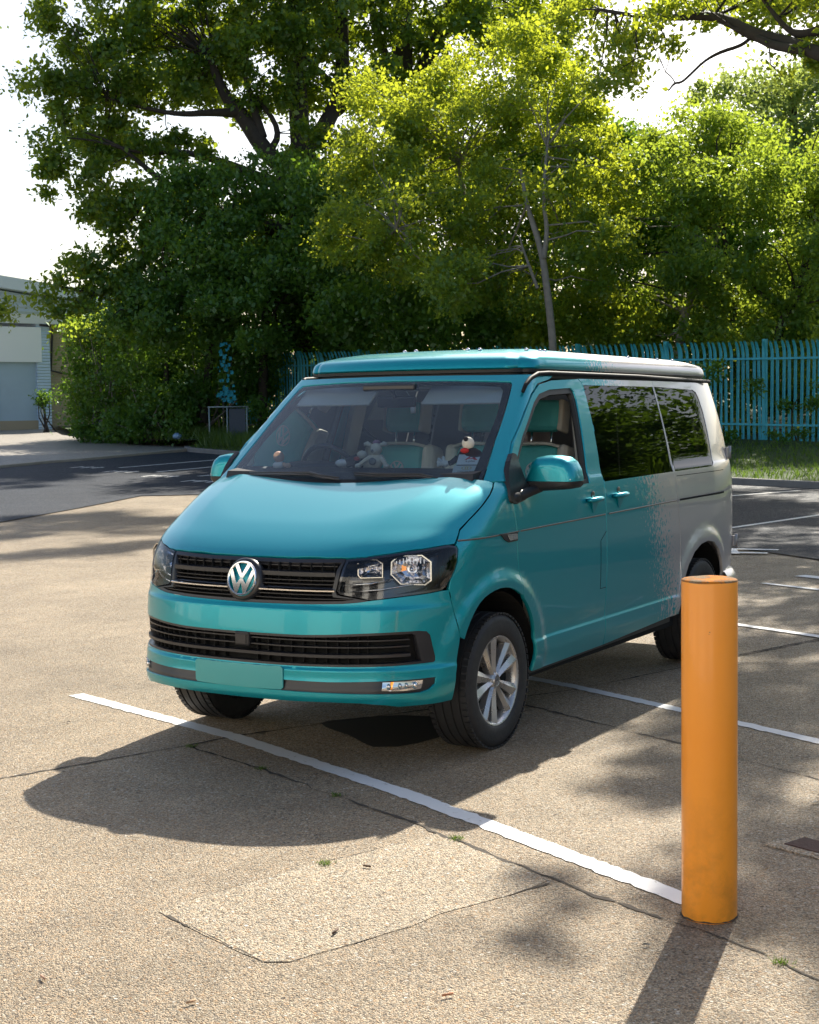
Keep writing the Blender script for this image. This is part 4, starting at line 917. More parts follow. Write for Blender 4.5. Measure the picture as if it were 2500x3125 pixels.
# crowns: centre xyz, radius across, up, and in depth; limbs: xyz and radius
PL={'oak':{'b':[[-34.71,-32.07,18.78,2.97,2.28,4],[-37.61,-29.28,19.39,3.26,2.56,4],[-40.54,-26.34,19.31,3.08,2.61,4],[-36.98,-30.87,23.36,3.49,2.79,4],[-39.94,-27.98,23.94,3.32,2.72,4],[-34.32,-33.12,21.64,2.51,2.05,3],[-35.42,-32.13,13.52,1.98,1.05,3],[-32.94,-32.08,11.43,1.57,0.78,2.5],[-35.83,-31.67,15.14,1.98,1.28,3],[-36.85,-29.73,13.48,1.74,0.93,3],[-39.13,-28.18,15.67,2.37,1.3,3],[-39.83,-26.7,13.41,1.42,0.95,2.5],[-32.76,-30.21,9.91,1.21,0.55,2],[-33.23,-28.36,9.16,0.98,0.54,2],[-32.85,-27.82,7.79,1.18,0.75,2],[-34.03,-26.84,7.83,1.2,0.76,2],[-37.67,-27.21,12.19,0.92,0.69,2],[-37.7,-25.89,9.91,1.03,0.68,2],[-30.95,-31.18,9.13,0.86,0.54,1.5],[-30.9,-30.16,8.2,0.64,0.53,1.2],[-31.2,-27.34,5.54,0.94,0.73,1.5],[-29.25,-28.61,5.28,0.82,0.41,1.2],[-31.12,-28.6,6.54,0.84,0.63,1.5],[-33.37,-31.77,14.44,1.9,1.46,3],[-31.93,-31.97,12.68,1.32,0.88,2],[-30.72,-31.99,12.26,0.65,0.65,1.2],[-33.38,-31.42,11.98,2.13,1.01,3],[-35.66,-29.91,14.53,2.63,1.71,4],[-34.42,-29.81,12.85,2.02,0.78,3],[-31.18,-30.92,10.1,1.29,0.75,2],[-33.03,-29.85,10.56,1.87,0.66,2],[-34.03,-28.15,10.21,1.21,0.55,2],[-31.78,-29.79,9.11,1.29,0.75,2],[-33.38,-27.11,9.07,1.18,0.54,2],[-37.02,-27.55,13.81,2.28,1.83,4],[-30.8,-29.25,7.49,0.95,0.95,1.5],[-31.38,-28.36,8.11,0.95,0.74,2],[-39.11,-26.18,15.05,2.33,1.86,4],[-35.85,-27.29,11.91,0.78,0.56,2],[-36.7,-25.72,10.88,0.9,0.67,2],[-35.14,-26.03,8.31,0.99,0.66,2],[-29.47,-29.33,6.05,0.83,0.52,1.5],[-28.3,-29.22,5.26,0.61,0.61,1],[-29.93,-28.53,5.83,1.03,0.62,1.5],[-30.37,-27.72,5.3,0.93,0.72,1.5],[-28.68,-28.51,4.75,0.71,0.3,1],[-32.55,-33.22,15.02,0.67,0.67,1.5],[-31.5,-27.96,6.63,0.74,0.95,1.5],[-39.74,-24.83,12.83,1.05,1.05,3],[-36.53,-28.56,15.19,2.28,1.03,4]],'br':[[[-37.07,-25.78,1.49,0.55],[-37.29,-25.97,5.59,0.5],[-37.49,-26.17,9.46,0.42],[-37.53,-26.36,11.29,0.36],[-37.64,-26.58,14.19,0.3],[-37.8,-26.76,17.55,0.2]],[[-37.47,-26.1,8.78,0.4],[-36.95,-26.13,9.67,0.32],[-36.08,-26.67,10.23,0.3],[-35.65,-27.62,11.89,0.25],[-35.47,-27.97,12.26,0.2],[-35.28,-28.48,13.61,0.12]],[[-35.7,-27.52,11.75,0.2],[-34.81,-28.02,11.69,0.12],[-33.81,-28.7,11.53,0.09],[-33.23,-29.69,11.77,0.06],[-32.63,-30.74,12.11,0.03]],[[-37.54,-26.18,10.15,0.35],[-38.55,-25.73,11.94,0.3],[-39.23,-25.68,12.84,0.26],[-39.37,-25.73,14.93,0.24],[-39.5,-25.84,17.25,0.2]],[[-36.93,-26.12,9.39,0.3],[-36.08,-26.55,9.33,0.22],[-34.57,-27.2,9.86,0.15],[-33.41,-28.2,10.24,0.1],[-32.29,-29.08,10.07,0.07],[-31.6,-30.29,10.52,0.04],[-31.05,-31.22,10.64,0.02]],[[-36.09,-26.32,7.77,0.3],[-33.73,-27.41,8.27,0.16],[-32.61,-28.41,9.11,0.11],[-32.22,-29.16,9.85,0.08],[-31.93,-29.71,10.38,0.05],[-31.34,-30.76,10.85,0.03]],[[-32.61,-28.41,9.11,0.08],[-31.91,-28.53,8.6,0.05],[-31.19,-28.62,7.69,0.04],[-30.77,-29.24,7.07,0.02]],[[-32.6,-28.4,8.98,0.07],[-32.05,-28.24,8.17,0.05],[-31.35,-28.24,6.85,0.04],[-30.79,-28.06,5.86,0.03]],[[-36.29,-25.81,6.42,0.25],[-32.58,-27.1,6.24,0.15],[-30.99,-27.7,5.54,0.1],[-29.89,-28.51,5.31,0.07],[-29.48,-29.23,5.43,0.04],[-28.69,-29.58,5.61,0.02]],[[-36.01,-26.88,10.9,0.2],[-35.92,-27.2,12.14,0.12],[-35.84,-27.51,13.37,0.08]],[[-36.09,-26.67,10.34,0.14],[-36.37,-26.31,11.12,0.1],[-36.0,-27.11,12.36,0.07]],[[-39.22,-25.68,12.72,0.14],[-38.79,-26.55,13.78,0.1],[-38.47,-27.16,14.37,0.05]],[[-38.96,-26.0,11.92,0.14],[-39.55,-25.12,12.6,0.08],[-39.91,-24.65,13.52,0.05]]]},
'oak2':{'b':[[-31.5,-15.5,18.0,1.6,0.8,1.6],[-33.5,-12.5,18.5,1.4,0.8,1.5],[-29.5,-13.0,18.3,1.0,0.7,1.2],[-35.0,-17.0,19.0,2.0,1.0,2.0],[-37,-14,18.5,2.0,1.0,2.0],[-42.38,-24.74,15.86,2.05,1.57,4],[-44.16,-23.66,15.36,1.96,1.6,4],[-45.22,-21.99,16.06,2.33,1.47,4],[-41.94,-25.21,13.83,1.33,1.09,3],[-45.12,-20.06,15.07,1.45,1.45,3],[-42.7,-23.85,13.2,1.45,0.96,3]],'br':[[[-42.25,-25.02,2.16,0.6],[-42.69,-25.31,9.51,0.5],[-42.99,-25.48,14.41,0.42],[-43.3,-25.47,18.08,0.35]],[[-42.9,-25.41,12.81,0.35],[-43.54,-24.59,14.64,0.3],[-44.04,-24.0,16.34,0.25],[-44.34,-23.73,18.05,0.2]],[[-42.94,-25.45,13.67,0.2],[-42.15,-26.02,15.28,0.15],[-41.68,-26.12,17.33,0.1]]]},  # leading clumps sit unseen above the view, added to cast shade streaks
'maple':{'b':[[-29.06,-18.67,8.65,0.81,0.81,2],[-29.91,-18.43,10.01,0.92,0.82,2],[-30.97,-17.67,10.36,1.02,0.83,2.5],[-31.58,-16.73,10.81,1.11,0.83,2.5],[-32.38,-15.47,11.44,1.02,0.83,2.5],[-33.02,-14.35,10.96,1.11,0.83,2.5],[-31.73,-14.35,9.58,1.45,1.09,3],[-30.58,-16.2,9.07,1.54,1.09,3],[-29.17,-17.47,8.29,1.43,1.07,3],[-32.45,-13.1,9.2,1.0,1.09,2.5],[-32.17,-12.39,7.67,0.98,1.07,2.5],[-30.95,-13.39,7.27,1.41,1.15,3],[-29.79,-15.28,6.95,1.5,1.15,3],[-28.31,-16.67,6.21,1.31,1.13,3],[-28.07,-18.07,6.46,0.97,1.06,2.5],[-30.83,-12.39,5.62,1.22,1.13,3],[-29.89,-13.87,5.04,1.4,0.96,3],[-28.45,-15.26,4.77,1.29,1.03,3],[-36.43,-22.23,5.04,1.41,1.19,2.5],[-34.63,-16.7,3.92,1.99,0.69,2],[-33.85,-13.24,4.23,1.32,0.85,2]],'br':[[[-28.05,-12.13,1.23,0.1],[-28.17,-12.2,3.12,0.1],[-28.27,-12.4,4.45,0.1],[-28.46,-12.64,5.58,0.09],[-28.7,-13.16,6.68,0.06],[-29.59,-13.79,7.84,0.04]],[[-28.37,-12.55,5.37,0.07],[-28.57,-12.53,6.12,0.06],[-28.91,-12.84,6.92,0.05],[-30.44,-13.43,8.51,0.04]],[[-28.24,-12.67,4.62,0.05],[-28.22,-13.03,5.55,0.03],[-28.18,-13.14,5.96,0.02]],[[-34.22,-17.86,1.45,0.15],[-34.07,-17.62,5.01,0.13],[-33.21,-17.3,6.49,0.09],[-31.42,-16.67,8.5,0.06]],[[-33.51,-20.01,1.48,0.14],[-33.02,-19.47,5.73,0.1],[-31.22,-18.84,7.74,0.07]],[[-27.37,-16.3,6.28,0.04],[-27.04,-15.94,6.72,0.03],[-26.76,-16.06,7.03,0.02]],[[-32.19,-10.52,1.41,0.16],[-32.46,-10.44,4.05,0.12],[-32.85,-9.93,5.19,0.08],[-34.13,-9.93,6.44,0.05]]]},
'right':{'b':[[-33.19,-11.66,7.73,1.0,1.0,2.5],[-34.6,-11.44,9.06,1.02,0.93,2.5],[-36.04,-11.09,9.7,0.95,0.76,2.5],[-36.56,-10.19,9.49,1.04,0.85,2.5],[-32.64,-10.5,6.78,1.15,0.97,2.5],[-33.93,-9.39,7.27,1.34,1.07,3],[-34.24,-7.95,7.54,1.15,1.06,3],[-31.23,-10.69,5.21,1.12,0.95,2.5],[-32.01,-9.36,5.02,1.29,0.95,3],[-32.41,-7.73,5.12,1.28,1.02,3],[-33.65,-10.23,3.92,1.17,0.72,2.5],[-33.15,-7.96,3.72,1.3,0.7,2.5],[-33.84,-6.42,5.74,1.38,2.15,4],[-36.37,-6.49,8.64,1.36,1.81,4]],'br':[[[-32.51,-8.01,1.3,0.15],[-32.76,-7.92,3.62,0.12],[-33.13,-7.43,4.47,0.09],[-34.43,-7.46,6.29,0.06]],[[-33.04,-9.08,1.3,0.14],[-33.22,-9.24,4.56,0.1],[-34.16,-9.94,6.89,0.06]]]},
'far':{'b':[[-53.0,-14.56,13.71,1.55,1.16,4],[-53.69,-13.46,14.08,1.55,1.03,4],[-52.88,-12.57,12.09,1.78,1.52,4],[-52.55,-15.07,12.05,1.29,1.03,3],[-52.83,-16.79,13.81,0.79,0.53,2],[-51.26,-13.1,10.44,1.5,1.12,3]],'br':[[[-52.69,-13.36,1.32,0.4],[-53.17,-13.54,8.41,0.3],[-53.45,-13.78,13.57,0.15]]]},
'overhang':{'b':[[-18.74,-6.63,8.44,0.76,0.52,1.5],[-18.56,-5.87,7.86,0.63,0.57,1.5],[-18.28,-6.25,7.29,0.46,0.34,1.0],[-18.37,-5.26,8.24,0.62,0.39,1.5],[-18.82,-4.54,8.45,0.67,0.28,1.3],[-18.24,-3.5,8.07,0.59,0.38,1.3],[-17.93,-2.91,7.04,0.47,0.26,1],[-17.55,-2.64,7.6,0.47,0.41,1.5],[-18.95,-7.3,8.87,0.53,0.36,1.3],[-18.17,-3.76,9.1,2.15,0.65,3],[-17.15,-1.38,7.74,1.24,1.29,3],[-15.63,-0.13,8.56,1.81,1.36,3]],'br':[[[-16.15,-0.89,6.25,0.16],[-16.42,-1.48,6.65,0.13],[-17.09,-2.36,7.05,0.11],[-17.85,-3.1,7.49,0.1],[-18.08,-3.72,7.71,0.11],[-18.37,-4.27,8.1,0.09],[-18.66,-4.78,8.3,0.07],[-18.66,-5.37,8.34,0.06],[-18.66,-5.97,8.45,0.04],[-18.69,-6.73,8.68,0.03]],[[-17.09,-2.36,7.05,0.08],[-17.39,-2.86,7.25,0.07],[-17.74,-3.28,7.42,0.07],[-17.91,-3.61,7.62,0.06]],[[-18.05,-3.77,7.66,0.03],[-17.96,-3.9,7.54,0.03],[-17.79,-4.18,7.45,0.03],[-17.64,-4.4,7.31,0.02],[-17.51,-4.58,7.1,0.02],[-17.42,-4.72,6.95,0.02],[-17.36,-4.82,6.95,0.02],[-17.3,-4.9,6.82,0.01]],[[-17.36,-4.81,6.95,0.01],[-17.34,-4.86,7.05,0.01],[-17.3,-4.95,7.13,0.01]],[[-16.61,-1.25,7.32,0.14],[-17.28,-2.11,7.53,0.1],[-17.79,-2.82,7.52,0.07],[-17.96,-3.14,7.7,0.05],[-18.2,-3.6,8.29,0.03]],[[-18.08,-3.72,7.71,0.05],[-18.12,-4.07,7.86,0.03],[-18.17,-4.2,7.99,0.02]]]},
'hedge':{'b':[[-31.25,-20.29,4.41,1.16,1.07,1.6],[-31.43,-18.59,4.11,1.24,0.95,1.6],[-31.64,-16.85,4.01,1.22,0.85,1.5],[-31.9,-15.61,3.78,0.84,0.56,1.2],[-32.1,-27.19,8.3,1.16,0.95,2],[-32.88,-25.93,8.49,1.27,0.84,2],[-33.61,-24.76,8.9,1.27,0.84,2],[-33.26,-23.26,7.91,1.24,1.24,2.5],[-31.53,-25.98,6.72,1.55,1.24,2.5],[-32.07,-24.08,6.44,1.53,1.23,2.5],[-32.57,-22.2,5.96,1.42,1.21,2.5],[-30.3,-25.82,4.8,1.32,1.11,2.5],[-31.22,-24.25,4.48,1.62,1.11,2.5],[-37.33,-26.17,4.47,1.72,1.15,2.5],[-36.26,-23.43,4.32,1.32,0.99,2],[-30.32,-26.86,5.56,0.92,0.92,2],[-29.54,-27.03,4.42,0.91,0.91,2]],'br':[[[-31.95,-26.47,1.24,0.16],[-32.45,-26.21,5.34,0.12],[-32.51,-26.29,6.6,0.08],[-32.99,-25.75,8.49,0.05]],[[-32.93,-24.84,1.22,0.16],[-33.3,-24.87,5.85,0.12],[-33.93,-24.11,7.94,0.06]],[[-31.3,-27.56,1.26,0.1],[-31.3,-27.15,5.32,0.06]]]},
'bushes':[{'b':[[-32.42,-31.54,1.26,1.01,0.56,1.2],[-32.17,-30.0,1.15,1.21,0.55,1.2],[-33.2,-32.48,3.42,0.68,1.03,2],[-32.96,-32.69,2.06,0.57,0.91,1.5],[-33.11,-31.53,2.49,1.02,1.24,2],[-33.68,-32.8,4.47,0.63,0.58,1.5]]},{'b':[[-31.18,-27.74,1.05,1.16,0.42,1.0],[-32.26,-29.15,3.1,1.2,1.31,2.5],[-31.55,-29.15,1.69,0.97,0.86,1.8],[-31.16,-26.89,1.78,1.15,0.94,2]]},{'b':[[-32.47,-26.83,3.04,1.28,1.28,2.5],[-33.24,-25.55,3.02,1.07,1.17,2.5],[-32.96,-24.46,1.63,0.63,0.74,1.3]]},{'b':[[-32.77,-31.43,4.72,1.12,0.56,1.8],[-32.88,-30.22,4.35,0.89,0.67,1.5],[-33.25,-32.56,4.56,0.46,0.46,1]]}],'shrub':{'b':[[-38.96,-40.22,1.93,0.43,0.6,0.7],[-38.88,-40.37,2.13,0.24,0.27,0.4]]},'twig':{'b':[[-25.07,-28.69,4.78,0.52,0.47,1],[-25.25,-28.35,4.49,0.33,0.24,0.6]],'br':[[[-23.77,-30.39,1.41,0.12],[-23.94,-30.35,3.2,0.09],[-24.6,-29.41,4.32,0.05],[-25.11,-28.6,4.68,0.02]]]},'under':{'b':[[-35.53,-22.75,1.81,1.73,1.19,1.5],[-34.63,-19.13,1.66,1.64,1.13,1.5],[-33.85,-15.88,1.64,1.56,1.07,1.5],[-33.13,-12.94,1.52,1.48,1.02,1.5],[-32.5,-10.27,1.45,1.42,0.97,1.5],[-31.97,-8.01,1.39,1.28,0.94,1.5],[-32.09,-6.18,1.38,1.33,1.08,2],[-33.68,-14.72,3.43,1.91,0.86,1.5],[-32.86,-11.35,3.21,1.8,0.81,1.5],[-32.15,-8.34,3.1,1.71,0.77,1.5],[-35.06,-20.56,2.93,1.67,0.84,1.5],[-34.07,-16.53,2.72,1.77,0.88,1.5],[-33.21,-12.97,2.63,1.67,0.93,1.5],[-32.45,-9.79,2.46,1.58,0.97,1.5],[-31.88,-7.39,2.31,1.26,1.01,1.5],[-32.07,-5.76,2.44,1.32,1.24,2]]},'backdrop':{'b':[[-33.57,-20.77,7.65,2.02,1.62,2],[-36.04,-22.37,4.81,2.38,1.94,2],[-36.12,-18.68,9.28,2.38,1.86,2],[-35.08,-18.16,5.6,2.33,2.03,2],[-37.73,-16.03,9.44,2.07,1.86,2],[-36.57,-15.52,5.85,2.23,2.02,2],[-38.23,-12.95,7.22,2.13,1.72,2],[-37.07,-12.5,4.14,2.18,1.59,2],[-39.77,-10.34,6.98,2.23,1.82,2],[-38.6,-9.95,4.1,2.18,1.59,2],[-39.99,-7.87,5.85,2.18,2.48,2]],'br':[[[-36.16,-17.51,1.22,0.2],[-36.48,-17.52,5.14,0.15],[-36.32,-18.21,8.24,0.08]],[[-39.3,-12.28,1.14,0.2],[-39.54,-12.26,4.02,0.14],[-39.39,-12.85,6.51,0.07]]]},'backhedge':{'b':[[-35.62,-32.22,2.51,2.13,1.9,2],[-36.16,-29.36,2.46,2.09,1.98,2],[-36.96,-26.8,2.42,2.07,1.84,2],[-37.05,-23.98,2.37,1.79,1.68,2],[-36.04,-29.92,5.02,1.98,1.63,2],[-36.72,-26.84,5.04,2.05,1.6,2],[-37.09,-24.34,5.5,1.79,1.57,2],[-34.93,-31.71,4.59,1.28,1.16,2],[-36.79,-28.98,7.33,1.98,1.51,2],[-37.47,-25.92,7.41,1.71,1.48,2]],'br':[[[-36.37,-28.83,1.06,0.15],[-36.72,-28.72,4.54,0.1],[-36.7,-29.07,6.86,0.05]],[[-37.33,-25.27,1.03,0.15],[-37.48,-25.57,5.02,0.1],[-37.45,-25.92,7.18,0.05]]]},'ivy':{'b':[[-28.37,-7.02,1.97,0.23,0.23,0.2],[-28.15,-6.08,0.89,0.53,0.17,0.2],[-28.19,-5.56,1.87,0.26,0.53,0.2],[-28.25,-7.85,0.89,0.63,0.17,0.25],[-28.6,-8.06,2.46,0.24,0.32,0.2],[-28.3,-9.11,0.81,0.72,0.18,0.25],[-28.31,-6.29,1.57,0.19,0.23,0.2]],'br':[[[-28.18,-6.01,0.78,0.02],[-28.24,-6.19,1.35,0.01],[-28.29,-5.97,1.87,0.01]],[[-28.3,-7.95,0.77,0.02],[-28.41,-7.91,1.9,0.01]]]}}
# ---------------- ground ----------------
def GZ(x,y): return float(ground_z(np.array(float(x)),np.array(float(y))))
Z0=float(ground_z(np.array(0.),np.array(0.)))
def stone_mat(name,base,stones,scale=75,stain=.22,bstr=.5,rough=.85,frac=.55):
    m=newmat(name,base,rough,spec=.35); t,b=nodes(m); co=objco(t)
    v=t.new('TexVoronoi',i_Scale=scale); t.l.new(co,v.inputs['Vector']); v.inputs['Randomness'].default_value=1
    sep=t.new('SeparateColor'); t.l.new(v.outputs['Color'],sep.inputs[0])
    sc=t.ramp(sep.outputs[0],stones,'CONSTANT')
    size=t.math('MULTIPLY_ADD',sep.outputs[1],.35/scale*frac*2,.12/scale)
    mask=t.math('MULTIPLY',t.math('SUBTRACT',size,v.outputs['Distance']),scale*8,clamp=True) if False else t.math('GREATER_THAN',t.math('MULTIPLY_ADD',sep.outputs[1],.42,frac*.2),v.outputs['Distance'])
    fine=t.noise(co,scale*2.2,3,.7); n1=t.noise(co,.55,6,.6); n2=t.noise(co,3.2,6,.65)
    v2=t.new('TexVoronoi',i_Scale=scale*2.3); t.l.new(co,v2.inputs['Vector']); s2=t.new('SeparateColor'); t.l.new(v2.outputs['Color'],s2.inputs[0])
    gr=t.math('MULTIPLY_ADD',s2.outputs[0],1.05,.50); gr=t.math('MULTIPLY',gr,t.math('MULTIPLY_ADD',v2.outputs['Distance'],-.75,1.22))
    c0=t.mix(s2.outputs[1],tuple(c*k for c,k in zip(base,(1.08,.96,.84))),tuple(c*k for c,k in zip(base,(.92,1.02,1.12))))
    ms=t.n.new('ShaderNodeVectorMath'); ms.operation='SCALE'; t.l.new(c0,ms.inputs[0]); t.l.new(gr.outputs[0],ms.inputs['Scale']); cem=ms.outputs[0]
    col=t.mix(t.math('MULTIPLY',mask,.8),cem,sc)
    st=t.math('ADD',t.math('MULTIPLY_ADD',n1,stain*2.2,1-stain*1.1),t.math('MULTIPLY_ADD',n2,stain*1.2,-stain*.6))
    hs=t.new('Vector','') if False else None
    mul=t.n.new('ShaderNodeVectorMath'); mul.operation='SCALE'; t.l.new(col,mul.inputs[0]); t.l.new(st.outputs[0],mul.inputs['Scale'])
    t.l.new(mul.outputs[0],b.inputs['Base Color'])
    h=t.math('ADD',t.math('MULTIPLY',mask,.5),t.math('MULTIPLY',v2.outputs['Distance'],-1.2)); t.bump(h.outputs[0],bstr,.008,b)
    r=t.math('MULTIPLY_ADD',sep.outputs[2],-.5,rough); t.l.new(r.outputs[0],b.inputs['Roughness'])
    return m
ST1=[(0,(.34,.25,.15)),(.20,(.13,.09,.06)),(.36,(.50,.43,.32)),(.52,(.22,.18,.14)),(.66,(.42,.25,.12)),(.76,(.70,.66,.58)),(.84,(.36,.30,.22)),(.93,(.06,.05,.045))]
MC=stone_mat('exposed_aggregate_concrete',(.44,.350,.243),ST1,76,.52,1.0)
MC2=stone_mat('smoother_concrete_patch',(.47,.385,.275),ST1,66,.2,.9)
ST2=[(0,(.055,.062,.076)),(.4,(.036,.042,.054)),(.7,(.075,.08,.09)),(.95,(.16,.165,.17))]
MA=stone_mat('asphalt',(.046,.054,.070),ST2,60,.3,.4,.95)
MA.node_tree.nodes['Principled BSDF'].inputs['Specular IOR Level'].default_value=.12
MP=stone_mat('pale_paving',(.34,.32,.29),ST1,50,.2,.2)
def sheet(name,poly,dz,mat,res=2.0,holes=(),jit=0,kind='structure'):
    P=dens(np.array(poly,float),res*.7)
    if jit: P=P+rng.normal(0,jit,P.shape)
    lo=P.min(0);hi=P.max(0);G=np.array([(x,y) for x in np.arange(lo[0],hi[0],res) for y in np.arange(lo[1],hi[1],res)]).reshape(-1,2)
    if len(G): G=G[inside(G,P)&(segdist(G,P)>res*.3)]
    pts=np.concatenate([P,G]) if len(G) else P;n=len(P)
    r=delaunay_2d_cdt([Vector(q) for q in pts],[(i,(i+1)%n) for i in range(n)],[],0,1e-7)
    V2=np.array([tuple(v) for v in r[0]]);T=np.array(r[2]);T=T[inside(V2[T].mean(1),P)]
    z=ground_z(V2[:,0],V2[:,1])-Z0+dz
    a=V2[T[:,1]]-V2[T[:,0]];b=V2[T[:,2]]-V2[T[:,0]];fl=(a[:,0]*b[:,1]-a[:,1]*b[:,0])<0;T[fl]=T[fl][:,::-1]
    o=raw(name,np.column_stack([V2,z]),T,mat,None,True)
    if kind:o['kind']=kind
    return o
xs=np.concatenate([np.arange(-160,-60,10),np.arange(-60,-34,2.),np.arange(-34,12,1.),np.arange(12,81,8)]);ys=np.concatenate([np.arange(-160,-60,10),np.arange(-60,-30,2.),np.arange(-30,30,1.),np.arange(30,121,8)])
gx,gy=np.meshgrid(xs,ys,indexing='ij');gz=np.minimum(ground_z(gx,gy)-Z0,1.6);nx,ny=gx.shape
V=np.column_stack([gx.ravel(),gy.ravel(),gz.ravel()])
Fc=[(i*ny+j,(i+1)*ny+j,(i+1)*ny+j+1,i*ny+j+1) for i in range(nx-1) for j in range(ny-1)]
raw('ground',V,Fc,MC,None,True)['kind']='structure'
sheet('road',[(-3,-40),(-6.5,-22),(-9.98,-12.9),(-15.2,-14.6),(-18.6,-10),(-13,-3.4),(-10.5,-1.46),(-9.5,-.16),(-7.0,5),(-4,12),(2,24),(-12,26),(-17.6,9),(-19.4,3),(-21.3,-3.5),(-21.9,-5.5),(-23.9,-12),(-26.4,-19.5),(-28.9,-24.6),(-27.4,-24.7),(-24,-24.3),(-22.9,-24.4),(-20.9,-24.1),(-17,-24),(-13,-29),(-10,-40)],.014,MA,1.0)
# pavement on the left
pav=[(-20.9,-24.2),(-22.9,-24.5),(-24,-24.4),(-27.4,-24.8),(-29.15,-24.9),(-30.6,-25.6),(-31,-28.8),(-33,-31),(-34.7,-34.2),(-37,-37.5),(-43,-44),(-46,-52),(-60,-60),(-30,-60),(-12,-33),(-16.5,-24.6)]
sheet('pavement',pav,.07,MP)
sheet('path',[(-19.5,-25.2),(-22.5,-26.5),(-27,-33),(-24,-36),(-15,-26)],.078,newmat('light_path',(.45,.44,.43),.9))
def strip(P,w,dz,h=0,jit=0,seg=.12,vary=False):
    P=[np.array(p,float) for p in P];Q=[]
    for a,b in zip(P[:-1],P[1:]):
        k=max(1,int(np.linalg.norm(b-a)/seg));Q+=[a+(b-a)*i/k for i in range(k)]
    Q.append(P[-1]);Q=np.array(Q);T=np.gradient(Q,axis=0);T/=np.linalg.norm(T,axis=1,keepdims=True);N=np.column_stack([-T[:,1],T[:,0]])
    w1=w/2+rng.normal(0,jit,len(Q)) if jit else np.full(len(Q),w/2);w2=w/2+rng.normal(0,jit,len(Q)) if jit else np.full(len(Q),w/2)
    if vary:
        k=np.convolve(rng.uniform(0,1,len(Q)+8),np.ones(9)/9,'valid');k=np.clip((k-.5)*4+.85,.15,1.3);w1=np.abs(w1)*k;w2=np.abs(w2)*k
    A=Q+N*w1[:,None];B=Q-N*w2[:,None]
    za=ground_z(A[:,0],A[:,1])-Z0+dz;zb=ground_z(B[:,0],B[:,1])-Z0+dz;V=[];Fc=[]
    for i in range(len(Q)):
        if h: V+=[(*A[i],za[i]-.05),(*A[i],za[i]+h-.015),(*(A[i]*.9+B[i]*.1),za[i]+h),(*(A[i]*.1+B[i]*.9),zb[i]+h),(*B[i],zb[i]+h-.015),(*B[i],zb[i]-.05)]
        else: V+=[(*A[i],za[i]),(*B[i],zb[i])]
        k=6 if h else 2
        if i:
            for j in range(k-1): Fc.append(((i-1)*k+j,(i-1)*k+j+1,i*k+j+1,i*k+j))
    return V,Fc
wp=varied('road_paint',(.74,.74,.72),.6,.10,6,bump=.1,bscale=150)
t_,b_=nodes(wp); co_=objco(t_); wv=t_.noise(co_,24,8,.75); 
t_.l.new(t_.ramp(t_.math('ADD',wv,t_.math('MULTIPLY',t_.noise(co_,1.7,3),.35)),[(.50,(.36,.32,.26)),(.575,(.74,.74,.72))]),b_.inputs['Base Color'])
def mark(P,w,dz=.008,jit=.0042):
    mb=MB();V,Fc=strip(P,w,dz,jit=jit,seg=.035 if w<.2 and abs(P[0][0])<6 else .5);mb.add(V,Fc);o=mb.build('road_marking',wp);o['kind']='structure'
mark([(-.08,-2.03),(.42,-.43),(1.02,1.01),(1.80,2.62)],.102,.0035)
mark([(-1.95,-.15),(-1.68,.57),(-1.3,1.4),(-1.12,1.78),(-.87,2.3),(-.3,3.5)],.09,.0035)
mark([(-4.9,-.1),(-4.58,.61),(-4.26,1.33),(-3.6,2.8)],.09)
mark([(-8.0,.08),(-7.7,.75)],.16); mark([(-7.25,-.05),(-6.9,.7),(-6.2,2.2)],.06,jit=.012)
for L,w in (([(-18.96,-4.4),(-20.59,-3.67)],.10),([(-12.95,-2.34),(-15.6,-1.88),(-18.9,-1.2)],.11),([(-21.87,-21.08),(-25.83,-20.87)],.12),([(-20.88,-19.05),(-24.5,-18.95)],.12),([(-20.02,-17.09),(-23.5,-16.8)],.12),([(-19.1,-15.05),(-22.6,-14.7)],.12)): mark(L,w,.020,.004)
for x,y in ((-21.72,-21.91),(-20.7,-19.9),(-19.74,-17.88),(-18.72,-15.92)):
    for k in range(3): mark([(x-.22,y-.42+.34*k),(x+.26,y-.40+.34*k)],.09,.020,.004)
    mark([(x-.1,y-.45),(x-.05,y+.4)],.08,.0205,.004)
for dx in (-.25,.15): mark([(-9.95+dx,-1.45),(-10.05+dx,-.85)],.12,.020,.004)
mark([(-10.25,-1.4),(-9.7,-1.15)],.10,.0205,.004)
jm=varied('joint_filler',(.055,.045,.035),.95,.5,20)
def joint(P,w=.012,jit=.004):
    mb=MB();V,Fc=strip(P,w,.0028,jit=jit,seg=.04,vary=True);mb.add(V,Fc);o=mb.build('slab_joint',jm);o['kind']='structure'
def wig(P,a=.012,seg=.09):
    out=[]
    for p_,q_ in zip(P[:-1],P[1:]):
        p_=np.array(p_);q_=np.array(q_);k=max(1,int(np.linalg.norm(q_-p_)/seg));out+=[p_+(q_-p_)*i/k+rng.normal(0,a*.5,2) for i in range(k)]
    return out+[np.array(P[-1])]
joint([(3.4,-1.6),(1.66,-.87),(.7,-.53),(.4,-.44),(-.03,-.23),(-1.58,.6),(-2.61,.9),(-4.5,1.5)],.014)
joint(wig([(.71,-.5),(.93,.12),(1.33,1.09),(1.46,1.38),(1.8,2.1),(1.93,2.39),(2.12,2.9),(2.29,3.2),(2.7,4.1)]),.013,.005)
joint(wig([(-1.3,-.1),(-1.05,.53),(-.66,1.36),(-.51,1.7),(-.34,2.05),(-.11,2.51),(.4,3.6)],.008),.014,.005)
joint([(-3.25,1.07),(-4.18,1.36),(-6.5,2.1)],.012)
